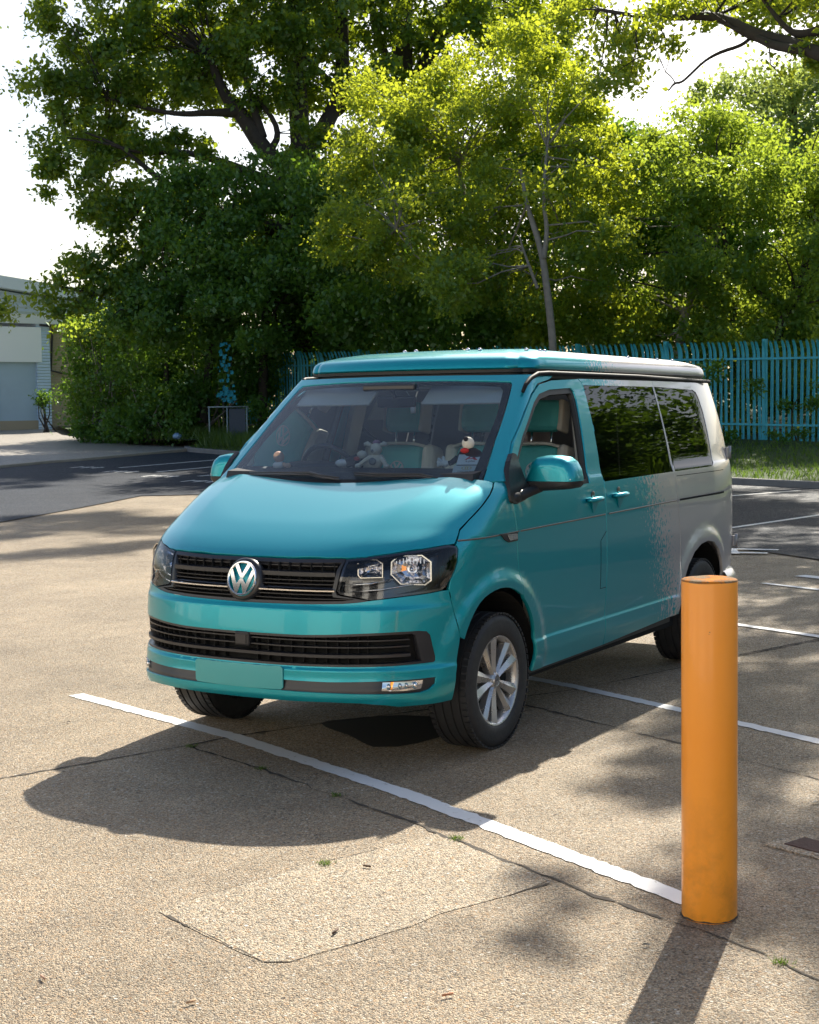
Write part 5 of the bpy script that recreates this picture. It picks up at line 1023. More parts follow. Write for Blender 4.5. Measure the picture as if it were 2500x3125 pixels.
sheet('concrete_patch',[tuple(q) for q in wig([(2.77,1.04),(2.57,1.07),(2.11,1.19),(1.64,1.37),(1.48,1.41),(1.80,2.07),(2.0,2.04),(2.32,1.9),(2.48,1.88),(2.74,1.79),(2.94,1.715),(2.985,1.66),(2.91,1.42),(2.84,1.22),(2.79,1.09),(2.77,1.04)],.006)[:-1]],.0022,MC2,.3)
joint(wig([(2.79,1.09),(2.84,1.22)],.004),.008,.003); joint(wig([(2.93,1.5),(2.98,1.64),(2.94,1.72),(2.74,1.79),(2.48,1.885)],.004),.0045,.002); joint(wig([(2.84,1.24),(2.93,1.49)],.004),.003,.0015)
joint(wig([(2.77,1.04),(2.57,1.07),(2.11,1.19),(1.64,1.37)],.004),.0028,.0014); joint(wig([(2.05,2.02),(1.85,2.09)],.004),.006,.003)
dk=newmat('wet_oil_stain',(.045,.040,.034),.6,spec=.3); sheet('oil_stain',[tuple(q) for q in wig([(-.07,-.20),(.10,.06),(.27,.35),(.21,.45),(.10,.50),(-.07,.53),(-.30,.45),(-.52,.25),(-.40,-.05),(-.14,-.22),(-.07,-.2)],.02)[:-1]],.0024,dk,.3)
# drain cover
t=empty('drain_cover','rusty brown metal inspection cover set in a concrete surround, right of the orange bollard','drain cover',(.9,2.95,0))
mb=MB(); 
def gp(P,z,h): 
    n=len(P); mb.add([(x-.9,y-2.95,z) for x,y in P]+[(x-.9,y-2.95,z+h) for x,y in P],[tuple(range(n,2*n))]+[(i,(i+1)%n,n+(i+1)%n,n+i) for i in range(n)])
gp([(1.02,2.62),(.80,2.70),(1.02,3.32),(1.24,3.24)],0,.006); mb.build('surround',MC2,t)
mb=MB(); gp([(.985,2.69),(.865,2.735),(1.05,3.26),(1.17,3.215)],.002,.008)
mb.build('cover_plate',varied('rusty_iron',(.06,.028,.022),.8,.4,12,bump=.5,bscale=80),t)
# kerbs and bank
KL=[(-10,26),(-17.5,9),(-19.3,3),(-21.2,-3.5),(-21.8,-5.5),(-23.8,-12),(-26.3,-19.5),(-28.7,-24.4),(-29.6,-25.3)]
mb=MB();V,Fc=strip([(x-.06,y) for x,y in KL],.14,0,h=.14,seg=.9);mb.add(V,Fc);o=mb.build('kerb',varied('kerb_stone',(.22,.21,.20),.85,.25,5,bump=.3,bscale=40));o['kind']='structure'
mb=MB();V,Fc=strip([(-29.5,-25.0),(-27.4,-24.75),(-24,-24.35),(-22.9,-24.45),(-20.9,-24.15),(-16.5,-24.5),(-12,-33)],.13,0,h=.085,seg=.9);mb.add(V,Fc);o=mb.build('kerb',M_:=varied('kerb_stone_pale',(.42,.37,.30),.85,.2,5));o['kind']='structure'
FENCE=[(-19.9,27.9),(-29.12,-5.8),(-34.28,-24.6),(-37.3,-31.0)]
def fence_xy(s):
    acc=0
    for a,b in zip(FENCE[:-1],FENCE[1:]):
        L=math.dist(a,b)
        if s<=acc+L: k=(s-acc)/L; return (a[0]+(b[0]-a[0])*k,a[1]+(b[1]-a[1])*k,math.atan2(b[1]-a[1],b[0]-a[0]))
        acc+=L
    return (*FENCE[-1],math.atan2(-6.4,-3))
def fz(x,y): return float(np.interp(y,[-31,-24.6,-5.8,30],[1.15,1.08,.73,.60]))
rowsK=[(x-.12,y) for x,y in KL]; V=[];Fc=[]
KY=sorted([(y,x) for x,y in rowsK]); ky=[a for a,_ in KY]; kx=[b for _,b in KY]
FY=sorted([(y,x) for x,y in FENCE]); fy=[a for a,_ in FY]; fx=[b for _,b in FY]
yy=np.arange(-25,26,1.0)
for y in yy:
    a=float(np.interp(y,ky,kx)); f=float(np.interp(y+ (0),fy,fx)); za=GZ(a,y)-Z0+.12; zf=fz(f,y)
    if f>a-.5: f=a-.5
    for t_ in (0,.1,.25,.45,.7,1.0): V.append((a+(f-a)*t_,y,za+(zf-za)*(t_**.8)+.03*math.sin(y*1.7+t_*5)*(t_>0)*(t_<1)))
    V.append((f-3,y,zf+.15)); V.append((f-12,y,zf+.5)); V.append((f-45,y,zf+1.2))
K=9
for i in range(len(yy)-1):
    for j in range(K-1): Fc.append((i*K+j,(i+1)*K+j,(i+1)*K+j+1,i*K+j+1))
gm=varied('grass_soil',(.045,.075,.018),.95,.45,2.2)
bank=raw('grass_verge',V,Fc,gm,None,True); bank['kind']='structure'
BV=np.array(V).reshape(len(yy),K,3)
V=[(-29.4,-25,.75),(-31,-28.6,.8),(-33.2,-30.8,.85),(-34.9,-34,.9),(-37.2,-37.3,.95),(-43.5,-44,1.0)];V+=[(x-30,y+14,z+.5) for x,y,z in V]
raw('earth_bank',V,[(i,i+1,i+7,i+6) for i in range(5)],gm,None,True)['kind']='structure'
# grass blades
def blades(name,P,h,w,mat,lean=.5):
    n=len(P);a=rng.uniform(0,2*np.pi,n);hh=h*rng.uniform(.5,1.3,n);d=np.column_stack([np.cos(a),np.sin(a),np.zeros(n)]);l=rng.normal(0,lean,(n,2))*hh[:,None]
    V=np.empty((n,3,3));V[:,0]=P-d*w/2;V[:,1]=P+d*w/2;V[:,2]=P+np.column_stack([l,hh]);
    me=bpy.data.meshes.new(name);me.vertices.add(n*3);me.vertices.foreach_set('co',V.ravel());me.loops.add(n*3);me.loops.foreach_set('vertex_index',np.arange(n*3));me.polygons.add(n);me.polygons.foreach_set('loop_start',np.arange(n)*3);me.polygons.foreach_set('loop_total',np.full(n,3))
    at=me.attributes.new('tint','FLOAT','FACE');at.data.foreach_set('value',rng.uniform(0,1,n).astype('f'));me.update();me.validate();return link_mesh(name,me,mat)
def leaf_mat(name,dark,light,trans,tw=.5,nscale=.35):
    m=bpy.data.materials.new(name);m.use_nodes=True;t=NT(m);t.n.clear();out=t.new('OutputMaterial')
    at=t.new('Attribute',attribute_name='tint');co=t.new('TexCoord').outputs['Object'];n=t.noise(co,nscale,3,.6)
    f=t.math('ADD',t.math('MULTIPLY',at.outputs['Fac'],.6),t.math('MULTIPLY_ADD',n,1.4,-.5),clamp=True)
    c=t.mix(f,dark,light);c2=t.mix(f,tuple(q*.75 for q in trans),tuple(q*1.15 for q in trans))
    d=t.new('BsdfDiffuse');t.l.new(c,d.inputs[0]);tr=t.new('BsdfTranslucent');t.l.new(c2,tr.inputs[0]);g=t.new('BsdfGlossy',i_Roughness=.38);g.inputs[0].default_value=(.6,.7,.6,1)
    m1=t.new('MixShader');m1.inputs[0].default_value=tw;t.l.new(d.outputs[0],m1.inputs[1]);t.l.new(tr.outputs[0],m1.inputs[2])
    m2=t.new('MixShader');m2.inputs[0].default_value=.05;t.l.new(m1.outputs[0],m2.inputs[1]);t.l.new(g.outputs[0],m2.inputs[2]);t.l.new(m2.outputs[0],out.inputs[0]);return m
LG_=leaf_mat('grass_blade',(.05,.10,.015),(.12,.20,.03),(.20,.32,.03),.4)
n=26000;u=rng.uniform(0,len(yy)-1.001,n);v=rng.uniform(0,5.6,n)**.9;iu=u.astype(int);iv=np.minimum(v.astype(int),5);fu=(u-iu)[:,None];fv=(v-iv)[:,None]
P=(BV[iu,iv]*(1-fu)+BV[iu+1,iv]*fu)*(1-fv)+(BV[iu,iv+1]*(1-fu)+BV[iu+1,iv+1]*fu)*fv
k=(P[:,1]<6);gr=blades('grass',P[k],.13,.025,LG_);gr['kind']='stuff'
# rough grass under the left bushes
n=6000;s_=rng.uniform(0,1,n);Pl=np.array([(-29.8,-25.6,.72),(-31.2,-28.6,.78),(-33.4,-31.0,.82)]);
P=np.column_stack([np.interp(s_*2,[0,1,2],Pl[:,i]) for i in range(3)])+np.column_stack([rng.uniform(-3.5,.3,n),rng.uniform(-.2,2.2,n),np.zeros(n)])
g2=blades('rough_grass',P,.38,.03,LG_,.5);g2['kind']='stuff'
n=5000;s_=rng.uniform(-24.5,-18,n);P=np.column_stack([np.interp(s_,ky,kx)-rng.uniform(.2,3.2,n),s_,np.full(n,.62)]);g3=blades('tall_grass',P,.35,.03,LG_,.45);g3['kind']='stuff'
# weed tufts in the joints
for i,(x,y) in enumerate(((.93,.12),(.715,-.49),(1.18,.72),(2.05,1.25),(1.52,1.52),(-.42,1.87),(2.22,3.06))):
    P=np.column_stack([rng.normal(x,.016,60),rng.normal(y,.016,60),np.full(60,.004)]);b_=blades('weed_tuft',P,.014,.004,LG_,.8)
    tag(b_,['tiny green weed tuft in the slab joint inside the van shadow','weed tuft at the crossing of two slab joints in the van shadow','low weed tuft in the joint just outside the white line','weed tuft near the middle of the bright foreground slab','weed tuft where the joint meets the smooth patch corner','weed tuft in the joint right of the front wheel','weed tuft in the joint nearest the bollard foot'][i],'weed',group='weeds in the slab joints')
# debris
def leafscrap(x,y,r,lab,col,cat='dead leaf',L=.028):
    mb=MB();a=rng.uniform(0,6.28);c,s=math.cos(a),math.sin(a)
    if cat=='dead leaf':
        pr=[(-1,0,0),(-.4,.45,.35),(.3,.4,.3),(1,.05,.15),(.35,-.35,.1),(-.4,-.42,.3),(0,0,.05)]
        mb.add([((u*c-v*s)*L*.5,(u*s+v*c)*L*.5,.006+w*L*.4) for u,v,w in pr],[(6,0,1),(6,1,2),(6,2,3),(6,3,4),(6,4,5),(6,5,0)])
    else: mb.tube([(-c*L/2,-s*L/2,.009),(c*L/2,s*L/2,.009)],.004,8)
    o=mb.build('dead_leaf' if cat=='dead leaf' else 'cigarette_butt',newmat('scrap',col,.8));o.location=(x,y,.001);tag(o,lab,cat)
leafscrap(3.43,1.14,0,'pinkish brown scrap lying on sunlit concrete at the lower left',(.42,.25,.17),'cigarette butt',.035)
leafscrap(3.36,1.66,0,'short tan butt on the concrete below the smooth patch',(.45,.28,.16),'cigarette butt',.03)
leafscrap(2.01,1.41,0,'small dark twig-like butt on the far half of the smooth patch',(.12,.07,.04),'cigarette butt',.03)
leafscrap(2.66,1.70,0,'dark sliver lying on the near half of the smooth patch',(.10,.06,.04),'cigarette butt',.045)
leafscrap(2.95,2.29,0,'rust coloured scrap left of the bollard shadow',(.45,.2,.1),'cigarette butt',.035)
leafscrap(2.28,2.64,0,'black curled leaf left of the bollard shadow',(.03,.03,.03))
leafscrap(.32,2.62,0,'pale dry leaf on shaded ground right of the bollard, upper one',(.5,.45,.38),L=.05)
leafscrap(1.46,2.95,0,'pale dry leaf close to the bollard on its right, lower one',(.5,.4,.33),L=.04)
leafscrap(.56,-1.48,0,'dark brown leaf on sunlit concrete left of the front bumper',(.08,.05,.03),L=.03)
# ---------------- bollard ----------------
bt=empty('bollard','tall orange steel bollard with scuffed base and chipped top','bollard',(1.895,2.712,0))
bm_=newmat('orange_paint',(.95,.31,.02),.34,coat=.2);t,b=nodes(bm_);co=objco(t);sx=t.new('SeparateXYZ');t.l.new(co,sx.inputs[0])
n1=t.noise(co,7,7,.7);low=t.math('MULTIPLY_ADD',sx.outputs[2],-1.5,.80,clamp=True);mk=t.math('MULTIPLY',t.math('MULTIPLY',low,t.math('MULTIPLY_ADD',n1,6,-2.7,clamp=True)),.5)
c1=t.mix(t.noise(co,2.5,4),(.94,.30,.018),(.99,.38,.03));c2=t.mix(mk,c1,(.30,.13,.02))
sp=t.new('TexVoronoi',i_Scale=9.);mp=t.new('Mapping');mp.inputs['Scale'].default_value=(1,1,.6);t.l.new(co,mp.inputs[0]);t.l.new(mp.outputs[0],sp.inputs['Vector']);
n9=t.noise(co,45,4,.7);chip=t.math('LESS_THAN',t.math('ADD',sp.outputs['Distance'],t.math('MULTIPLY',n9,.12)),.165)
t.l.new(t.mix(chip,c2,(.16,.09,.03)),b.inputs['Base Color']);t.bump(t.noise(co,5,4),.12,.01,b)
mb=MB();mb.lathe([(.093,-.01),(.093,.02),(.0932,.6),(.093,1.138),(.0915,1.143)],n=64);
Vb=[Vector(v) for v in mb.V];mb.V=[(v.x*(1+.004*math.sin(3*math.atan2(v.y,v.x)+v.z*4)),v.y,v.z) for v in Vb];mb.build('post',bm_,bt)
tp=newmat('worn_top',(.8,.4,.1),.9,spec=.1);t,b=nodes(tp);co=objco(t);w=t.noise(co,14,7,.75)
t.l.new(t.ramp(w,[(.42,(.50,.17,.02)),(.50,(.36,.15,.045)),(.53,(.20,.13,.07)),(.60,(.26,.19,.12)),(.66,(.08,.045,.02))]),b.inputs['Base Color']);t.bump(w,.6,.01,b)
mb=MB();mb.lathe([(.0925,1.138),(.0925,1.1445),(.088,1.147),(.07,1.150),(.045,1.151),(.02,1.150),(.0001,1.150)],n=64);mb.V=[(x,y,z+.003*math.sin(40*x+3)*math.cos(35*y)) if x*x+y*y<.0074 else (x,y,z) for x,y,z in mb.V];mb.build('cap',tp,bt)
mb=MB();V=[];
for k in range(40):
    a=2*math.pi*k/40;
    for r,z in ((.0933,.004+.006*random.random()),(.0950+.004*random.random(),.0028)):V.append((r*math.cos(a),r*math.sin(a),z))
mb.add(V,[(2*k,2*k+1,2*((k+1)%40)+1,2*((k+1)%40)) for k in range(40)]);mb.build('base_dirt',jm,bt)
# ---------------- palisade fence ----------------
fp=varied('blue_fence_paint',(.055,.42,.51),.5,.35,4,bump=.15,bscale=25);t,b=nodes(fp);
pale_me=None
def pale_mesh():
    h=2.42;V=[];Fc=[]
    prof=[(-.044,.010),(-.026,-.006),(-.013,-.006),(0,.012),(.013,-.006),(.026,-.006),(.044,.010)]
    lv=[(0,0,1),(2.08,0,1),(2.20,.020,1),(2.32,.07,.95),(2.37,.10,.8)]
    for z,o,k in lv:
        for x,y in prof: V.append((x*k,y-o,z))
    n=7
    for i in range(len(lv)-1):
        for j in range(n-1): Fc.append((i*n+j,i*n+j+1,(i+1)*n+j+1,(i+1)*n+j))
    b=(len(lv)-1)*n
    tips=[(-.030,-.118,2.41),(0,-.122,2.43),(.030,-.118,2.41)]
    q=len(V);V+=tips
    Fc+=[(b,b+1,q),(b+1,b+2,q),(b+2,b+3,q+1),(b+3,b+4,q+1),(b+4,b+5,q+2),(b+5,b+6,q+2)]
    me=bpy.data.meshes.new('pale');me.from_pydata(V,[],Fc);me.materials.append(fp);me.update();return me
pm=pale_mesh()
fe=empty('palisade_fence','long blue steel palisade fence on the grass bank behind the van','fence',(-29.12,-5.8,.73))
f0=Vector((-29.12,-5.8,.73))
step=.163;Ltot=sum(math.dist(a,b) for a,b in zip(FENCE[:-1],FENCE[1:]));sts=np.arange(0,Ltot,step)
cand=[]
for s in sts:
    x,y,a=fence_xy(s); cand.append((s,x,y,a))
vis=[c for c in cand if -20.5<c[2]<-2.5][:100]; vs=set(id(c) for c in vis)
mbs=MB()
for c in cand:
    s,x,y,a=c; z=fz(x,y); jz=random.uniform(-.012,.012); ja=random.gauss(0,.010)
    R=Matrix.Rotation(a-math.pi+0,4,'Z'); 
    L=Matrix.Translation(Vector((x,y,z+jz))-f0)@R@Matrix.Rotation(ja,4,'Y')
    if id(c) in vs:
        o=bpy.data.objects.new('pale',pm);COL.objects.link(o);o.parent=fe;o.matrix_local=L
    else: mbs.add([L@v.co for v in pm.vertices],[tuple(p.vertices) for p in pm.polygons])
o=mbs.build('distant_pales',fp,fe,fix=False);o['kind']='stuff'
for zr_ in (.35,1.95):
    mb=MB()
    for s in np.arange(0,Ltot-1,1.5):
        x,y,a=fence_xy(s);x2,y2,_=fence_xy(min(s+1.5,Ltot-.01));z=fz(x,y);z2=fz(x2,y2);nx_,ny_=math.sin(a),-math.cos(a)
        A=Vector((x,y,z+zr_))-f0;B=Vector((x2,y2,z2+zr_))-f0;off=Vector((-nx_*.02*-1,-ny_*.02*-1,0))*-1
        for w0,w1 in ((off*1,off*1+Vector((0,0,.05))),(off*1,off*3.0)): mb.add([A+w0,B+w0,B+w1,A+w1],[(0,1,2,3)])
    mb.build('rail',fp,fe,fix=False)
for s in np.arange(1.0,Ltot,2.95):
    x,y,a=fence_xy(s);
    if not(-30<y<4): continue
    mb=MB();mb.box((0,0,1.2),(.10,.10,2.5),R=Matrix.Rotation(a,3,'Z'));o=mb.build('post',fp,fe);o.location=Vector((x+.07*-math.sin(a)*-1,y,fz(x,y)))-f0
# ---------------- plants ----------------
YAW=-2.60101931
Rt=np.array([math.sin(YAW),-math.cos(YAW),0]);Fw=np.array([math.cos(YAW),math.sin(YAW),0])
def leaf_mesh(name,blobs,dens_,L,mat,parent,seed,sig=.26,clump=1.7,wid=.62,shell=.35,up=.0):
    r=np.random.default_rng(seed);Pc=[];Cs=[]
    for (x,y,z,rx,rz,rd) in blobs:
        A=math.pi*rx*rz;nc=max(4,int(A*clump));d=r.normal(size=(nc,3));d/=np.linalg.norm(d,axis=1,keepdims=True);q=(r.uniform(shell**3,1,nc)**(1/3))*r.uniform(.85,1.12,nc)
        c=np.array([x,y,z])+(Rt*(d[:,:1]*rx)+Fw*(d[:,1:2]*rd)+np.array([0,0,1])*(d[:,2:]*rz))*q[:,None]
        nl=max(6,int(A*dens_/nc));Cs.append(c)
        sg=np.minimum(sig,.5*min(rx,rz))*r.uniform(.6,1.3,(nc,1,1))
        Pc.append((c[:,None,:]+r.normal(size=(nc,nl,3))*sg*np.array([1,1,.75])).reshape(-1,3))
    P=np.concatenate(Pc);n=len(P)
    a=r.normal(size=(n,3));a[:,2]-=.25;a/=np.linalg.norm(a,axis=1,keepdims=True);b=r.normal(size=(n,3));b[:,2]*=.6;b-=a*(a*b).sum(1,keepdims=True);b/=np.linalg.norm(b,axis=1,keepdims=True);c=np.cross(a,b)
    l=(L*r.uniform(.45,1.4,n))[:,None]
    V=np.empty((n,4,3));V[:,0]=P-a*l*.5;V[:,1]=P+b*l*wid*.5+c*l*.10+a*l*.08;V[:,2]=P+a*l*.5;V[:,3]=P-b*l*wid*.5+c*l*.10+a*l*.08
    me=bpy.data.meshes.new(name);me.vertices.add(n*4);me.vertices.foreach_set('co',V.ravel().astype('f'));me.loops.add(n*4);me.loops.foreach_set('vertex_index',np.arange(n*4,dtype=np.int32));me.polygons.add(n);me.polygons.foreach_set('loop_start',np.arange(n,dtype=np.int32)*4);me.polygons.foreach_set('loop_total',np.full(n,4,dtype=np.int32))
    at=me.attributes.new('tint','FLOAT','FACE');at.data.foreach_set('value',r.uniform(0,1,n).astype('f'));me.update();
    return link_mesh(name,me,mat,parent),np.concatenate(Cs)
bark=varied('bark',(.045,.036,.028),.9,.4,6,bump=.6,bscale=14); pbark=varied('pale_bark',(.24,.22,.19),.85,.4,7,bump=.4,bscale=20)
def limbs(br,mat,parent,twigs=None,ntw=0,seed=1,name='trunk'):
    mb=MB();pts=[]
    for Lb in br:
        P=chaikin([np.array(p) for p in Lb],2,False);mb.tube([tuple(p[:3]) for p in P],[float(p[3]) for p in P],8,cap=False)
        pts+= [p for p in P]
    if twigs is not None and ntw:
        r=np.random.default_rng(seed);pts=np.array(pts);idx=r.choice(len(twigs),min(ntw,len(twigs)),replace=False)
        for c in twigs[idx]:
            d=np.linalg.norm(pts[:,:3]-c,axis=1);j=int(np.argmin(d))
            if d[j]>5 or d[j]<.2: continue
            a=pts[j,:3];m=(a+c)/2+r.normal(0,.12*d[j],3)+np.array([0,0,.08*d[j]]);rr=min(.05,max(.008,.012*d[j]+.008),float(pts[j,3])*.7)
            mb.tube([tuple(a),tuple(a*.5+m*.5+r.normal(0,.03*d[j],3)),tuple(m),tuple(m*.5+c*.5+r.normal(0,.04*d[j],3)),tuple(c)],[rr,rr*.8,rr*.6,rr*.45,rr*.25],4,cap=False)
    return mb.build(name,mat,parent,fix=False)
OAKM=leaf_mat('oak_leaf',(.045,.11,.022),(.085,.19,.035),(.42,.52,.02),.45)
MAPM=leaf_mat('maple_leaf',(.045,.13,.028),(.085,.19,.035),(.74,.82,.05),.46)
RGTM=leaf_mat('hazel_leaf',(.04,.12,.028),(.08,.18,.04),(.56,.70,.06),.48)
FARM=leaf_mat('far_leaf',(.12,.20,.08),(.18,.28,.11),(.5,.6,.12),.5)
HDGM=leaf_mat('hedge_leaf',(.045,.12,.025),(.085,.19,.035),(.26,.44,.03),.42)
def tree(key,name,lab,cat,mat,bk,dens_,L,seed,ntw=0,group=None,**k):
    d=PL[key] if isinstance(key,str) else key
    c0=d['br'][0][0][:3] if 'br' in d else [d['b'][0][0],d['b'][0][1],0.8]
    e=empty(name,lab,cat,(c0[0],c0[1],c0[2]),group=group);o=np.array(e.location)
    bl=[(b[0]-o[0],b[1]-o[1],b[2]-o[2],*b[3:]) for b in d['b']]
    cr,cs=leaf_mesh('crown' if name.endswith('tree') else 'foliage',bl,dens_,L,mat,e,seed,**k)
    if 'br' in d: limbs([[(p[0]-o[0],p[1]-o[1],p[2]-o[2],p[3]) for p in Lb] for Lb in d['br']],bk,e,cs,ntw,seed)
    else:
        mb=MB();r=np.random.default_rng(seed)
        for c in cs[::max(1,len(cs)//10)]: mb.tube([(r.normal(0,.3),r.normal(0,.3),-.1),tuple(c*.5+r.normal(0,.1,3)),tuple(c)],[.04,.025,.01],5,cap=False)
        mb.build('stems',bk,e,fix=False)
    return e
BG='trees and bushes behind the car park'
tree('oak','oak_tree','huge spreading oak at the left with dark crown and bare limbs against white sky','tree',OAKM,bark,430,.20,11,420,BG,sig=.29,clump=2.4)
tree('oak2','oak_tree','tall dark oak at top centre rising behind the yellow-green tree','tree',OAKM,bark,430,.21,12,120,BG,sig=.32,clump=2.2)
tree('maple','maple_tree','broad bright yellow-green tree with slim pale trunk behind the van roof','tree',MAPM,pbark,1300,.125,13,150,BG,sig=.30,clump=3.2)
tree('right','hazel_tree','bushy mid green tree at the right edge above the blue fence','tree',RGTM,bark,1250,.125,14,90,BG,sig=.30,clump=3.0)
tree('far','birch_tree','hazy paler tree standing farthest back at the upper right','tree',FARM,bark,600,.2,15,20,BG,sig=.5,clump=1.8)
tree('overhang','oak_tree','near oak reaching in at the top right with a bare drooping twig','tree',MAPM,bark,900,.11,16,120,BG,sig=.24,clump=5.0)
tree('hedge','hawthorn_tree','dense dark green tree between the oak limbs and the van roof','tree',HDGM,bark,900,.16,17,60,BG,sig=.34,clump=3.2)
BL=['bushy shrub with pale stems next to the grey warehouse','low rounded dark bush beside the pavement','dark bush beside the empty post frame','sunlit yellow-green bush above the leftmost bushes']
BM=[HDGM,HDGM,HDGM,RGTM]  # top bush gets a lighter leaf colour as its sunlit tone
for i,d in enumerate(PL['bushes']): tree(d,'bush',BL[i],'bush',BM[i],pbark,1000,.14,20+i,0,BG,sig=.30,clump=4)
tree(PL['shrub'],'shrub','small round shrub in front of the warehouse wall','shrub',HDGM,bark,800,.10,31,0,BG,sig=.15,clump=6)
tree('twig','ash_tree','tip of a yellow-green branch entering at the left edge','tree',MAPM,bark,600,.16,32,8,BG,sig=.2,clump=3)
tree(PL['under'],'undergrowth','sunlit tangle of undergrowth seen through the blue fence','undergrowth',MAPM,bark,900,.14,33,0,BG,sig=.36,clump=3.0)
tree('backdrop','lime_tree','deep green tree filling the gaps behind the yellow-green tree and fence','tree',HDGM,bark,800,.19,35,0,BG,sig=.5,clump=2)
tree('backhedge','hawthorn_tree','darkest evergreen mass standing behind the left bushes','tree',HDGM,bark,750,.18,36,0,BG,sig=.45,clump=2)
tree('ivy','climbing_ivy','ivy climbing over the blue pales at the right edge','ivy',HDGM,bark,900,.10,34,0,BG,sig=.18,clump=4)
# off-frame oak on the right: gives the dappled light and the window reflections
def rb(n,c,s,r0,r1,seed):
    r=np.random.default_rng(seed);return [(c[0]+r.uniform(-s[0],s[0]),c[1]+r.uniform(-s[1],s[1]),c[2]+r.uniform(-s[2],s[2]),r.uniform(r0,r1),r.uniform(r0,r1)*.7,r.uniform(r0,r1)) for _ in range(n)]
def rbg(n,gx_,gy_,h_,r0,r1,seed):
    r=np.random.default_rng(seed);o=[]
    for _ in range(n):
        h=r.uniform(*h_);o.append((r.uniform(*gx_)-1.23*h,r.uniform(*gy_)-.25*h,h,r.uniform(r0,r1),r.uniform(r0,r1)*.6,r.uniform(r0,r1)))
    return o
off=dict(b=rbg(40,(-9,.8),(2.9,6.5),(9.3,12),1.0,1.6,5)+rbg(40,(-8.5,-.6),(1.4,3.0),(9.6,12),.45,.85,7)+rbg(14,(.2,1.7),(2.9,3.9),(9.5,11),.4,.7,8)+rbg(5,(-1.2,.8),(1.9,2.5),(9.5,11),.25,.45,18)+rbg(5,(1.2,3.0),(3.5,4.6),(9.5,11),.4,.6,12)+rbg(2,(1.9,2.4),(2.0,2.3),(9.5,10.5),.25,.33,13)+rbg(4,(-.8,.6),(1.7,2.2),(9.5,10.5),.25,.4,14)+rbg(60,(-20,-9),(-6,4),(12.3,13.8),1.1,1.8,6),br=[[(-15,8,.1,.45),(-15.2,7.6,4,.38),(-15.4,6.5,7,.3),(-15.5,4.0,9.5,.2),(-15,1,10.8,.1)],[(-15.2,7.4,5,.2),(-12,5,8.2,.12),(-10.5,2,9.8,.06)],[(-15.3,7.3,5.5,.22),(-20,4,9,.16),(-26,-1,12,.08)]])
tree(off,'oak_tree','oak just outside the frame at the right that dapples the ground','tree',OAKM,bark,300,.17,41,60,BG,sig=.42,clump=1.3)
for i,(x,y,h,lab) in enumerate(((-25,11,9,'first tree of the row continuing right along the fence'),(-22,18,10,'second tree of the row continuing right along the fence'),(-18,25,9,'third tree of the row continuing right along the fence'),(-12,31,10,'farthest tree of the row continuing right along the fence'))):
    d=dict(b=rb(9,(x,y,h*.55),(2.6,2.6,h*.36),1.6,2.6,50+i),br=[[(x,y,.4,.22),(x+.3,y,h*.4,.16),(x,y+.3,h*.8,.07)]])
    tree(d,'roadside_tree',lab,'tree',HDGM,bark,190,.24,60+i,10,BG,sig=.5,clump=.8)
# ---------------- warehouse ----------------
wz=.82
cl=newmat('ribbed_cladding',(.60,.74,.88),.5);t,b=nodes(cl);co=objco(t);sx=t.new('SeparateXYZ');t.l.new(co,sx.inputs[0])
wv=t.math('SINE',t.math('MULTIPLY',sx.outputs[2],2*math.pi/.13));t.bump(wv.outputs[0],.8,.02,b)
wh=empty('warehouse','grey clad industrial unit with roller shutter and blank white sign panel','warehouse',(-42.14,-42.95,wz))
ex=(Vector((-42.14,-42.95,0))-Vector((-39.81,-43.71,0))).normalized(); ey=Vector((-ex.y,ex.x,0))
if ey.dot(Vector((-1,-1,0)))<0: ey=-ey
w0=Vector((-42.14,-42.95,wz))
def WP(u,d,z): 
    q=ex*u+ey*d; return Vector((q.x,q.y,z))
def wbox(name,u0,u1,d0,d1,z0,z1,mat,parent=wh):
    mb=MB();V=[WP(u,d,z) for u in(u0,u1) for d in(d0,d1) for z in(z0,z1)];mb.add(V,[(0,1,3,2),(4,6,7,5),(0,4,5,1),(2,3,7,6),(0,2,6,4),(1,5,7,3)]);return mb.build(name,mat,parent)
wbox('lower_wall',-.62,0,0,8,0,4.60,cl); wbox('lower_wall_left',-16,-2.45,0,8,0,4.6,cl)
wbox('upper_wall',-16,6.0,-.06,8,4.60,5.0,newmat('white_eave',(.75,.78,.80),.5))
mb=MB();V=[WP(-16,-.10,5.0),WP(6,-.10,5.0),WP(6,-.10,5.25),WP(-.0,-.10,5.70),WP(-16,-.10,7.5)];V+=[v+ey*8 for v in V];mb.add(V,[(0,1,2,3,4),(5,9,8,7,6),(0,5,6,1),(1,6,7,2),(2,7,8,3),(3,8,9,4),(4,9,5,0)]);
rib=newmat('upper_cladding',(.56,.66,.77),.5);t,b=nodes(rib);co=objco(t);sx=t.new('SeparateXYZ');t.l.new(co,sx.inputs[0]);wv=t.math('SINE',t.math('MULTIPLY',sx.outputs[2],2*math.pi/.22));t.bump(wv.outputs[0],.9,.03,b)
mb.build('gable_wall',rib,wh)
mb=MB();V=[WP(-16,-.55,7.55),WP(0,-.55,5.78),WP(6.4,-.55,5.2),WP(6.4,-.55,5.68),WP(0,-.55,6.28),WP(-16,-.55,8.05)];V+=[v+ey*9 for v in V];mb.add(V,[(0,1,4,5),(1,2,3,4),(6,11,10,7),(7,10,9,8),(5,4,10,11),(4,3,9,10),(0,6,7,1),(1,7,8,2),(2,8,9,3)]);mb.build('roof',newmat('roof_edge',(.72,.80,.88),.5),wh)
wbox('roller_shutter',-2.45,-.62,.12,.16,.45,3.2,varied('shutter_grey',(.44,.56,.68),.5,.1,1.5))
wbox('shutter_skirt',-2.45,-.62,.05,.14,0,.45,newmat('tan_panel',(.42,.34,.24),.7))
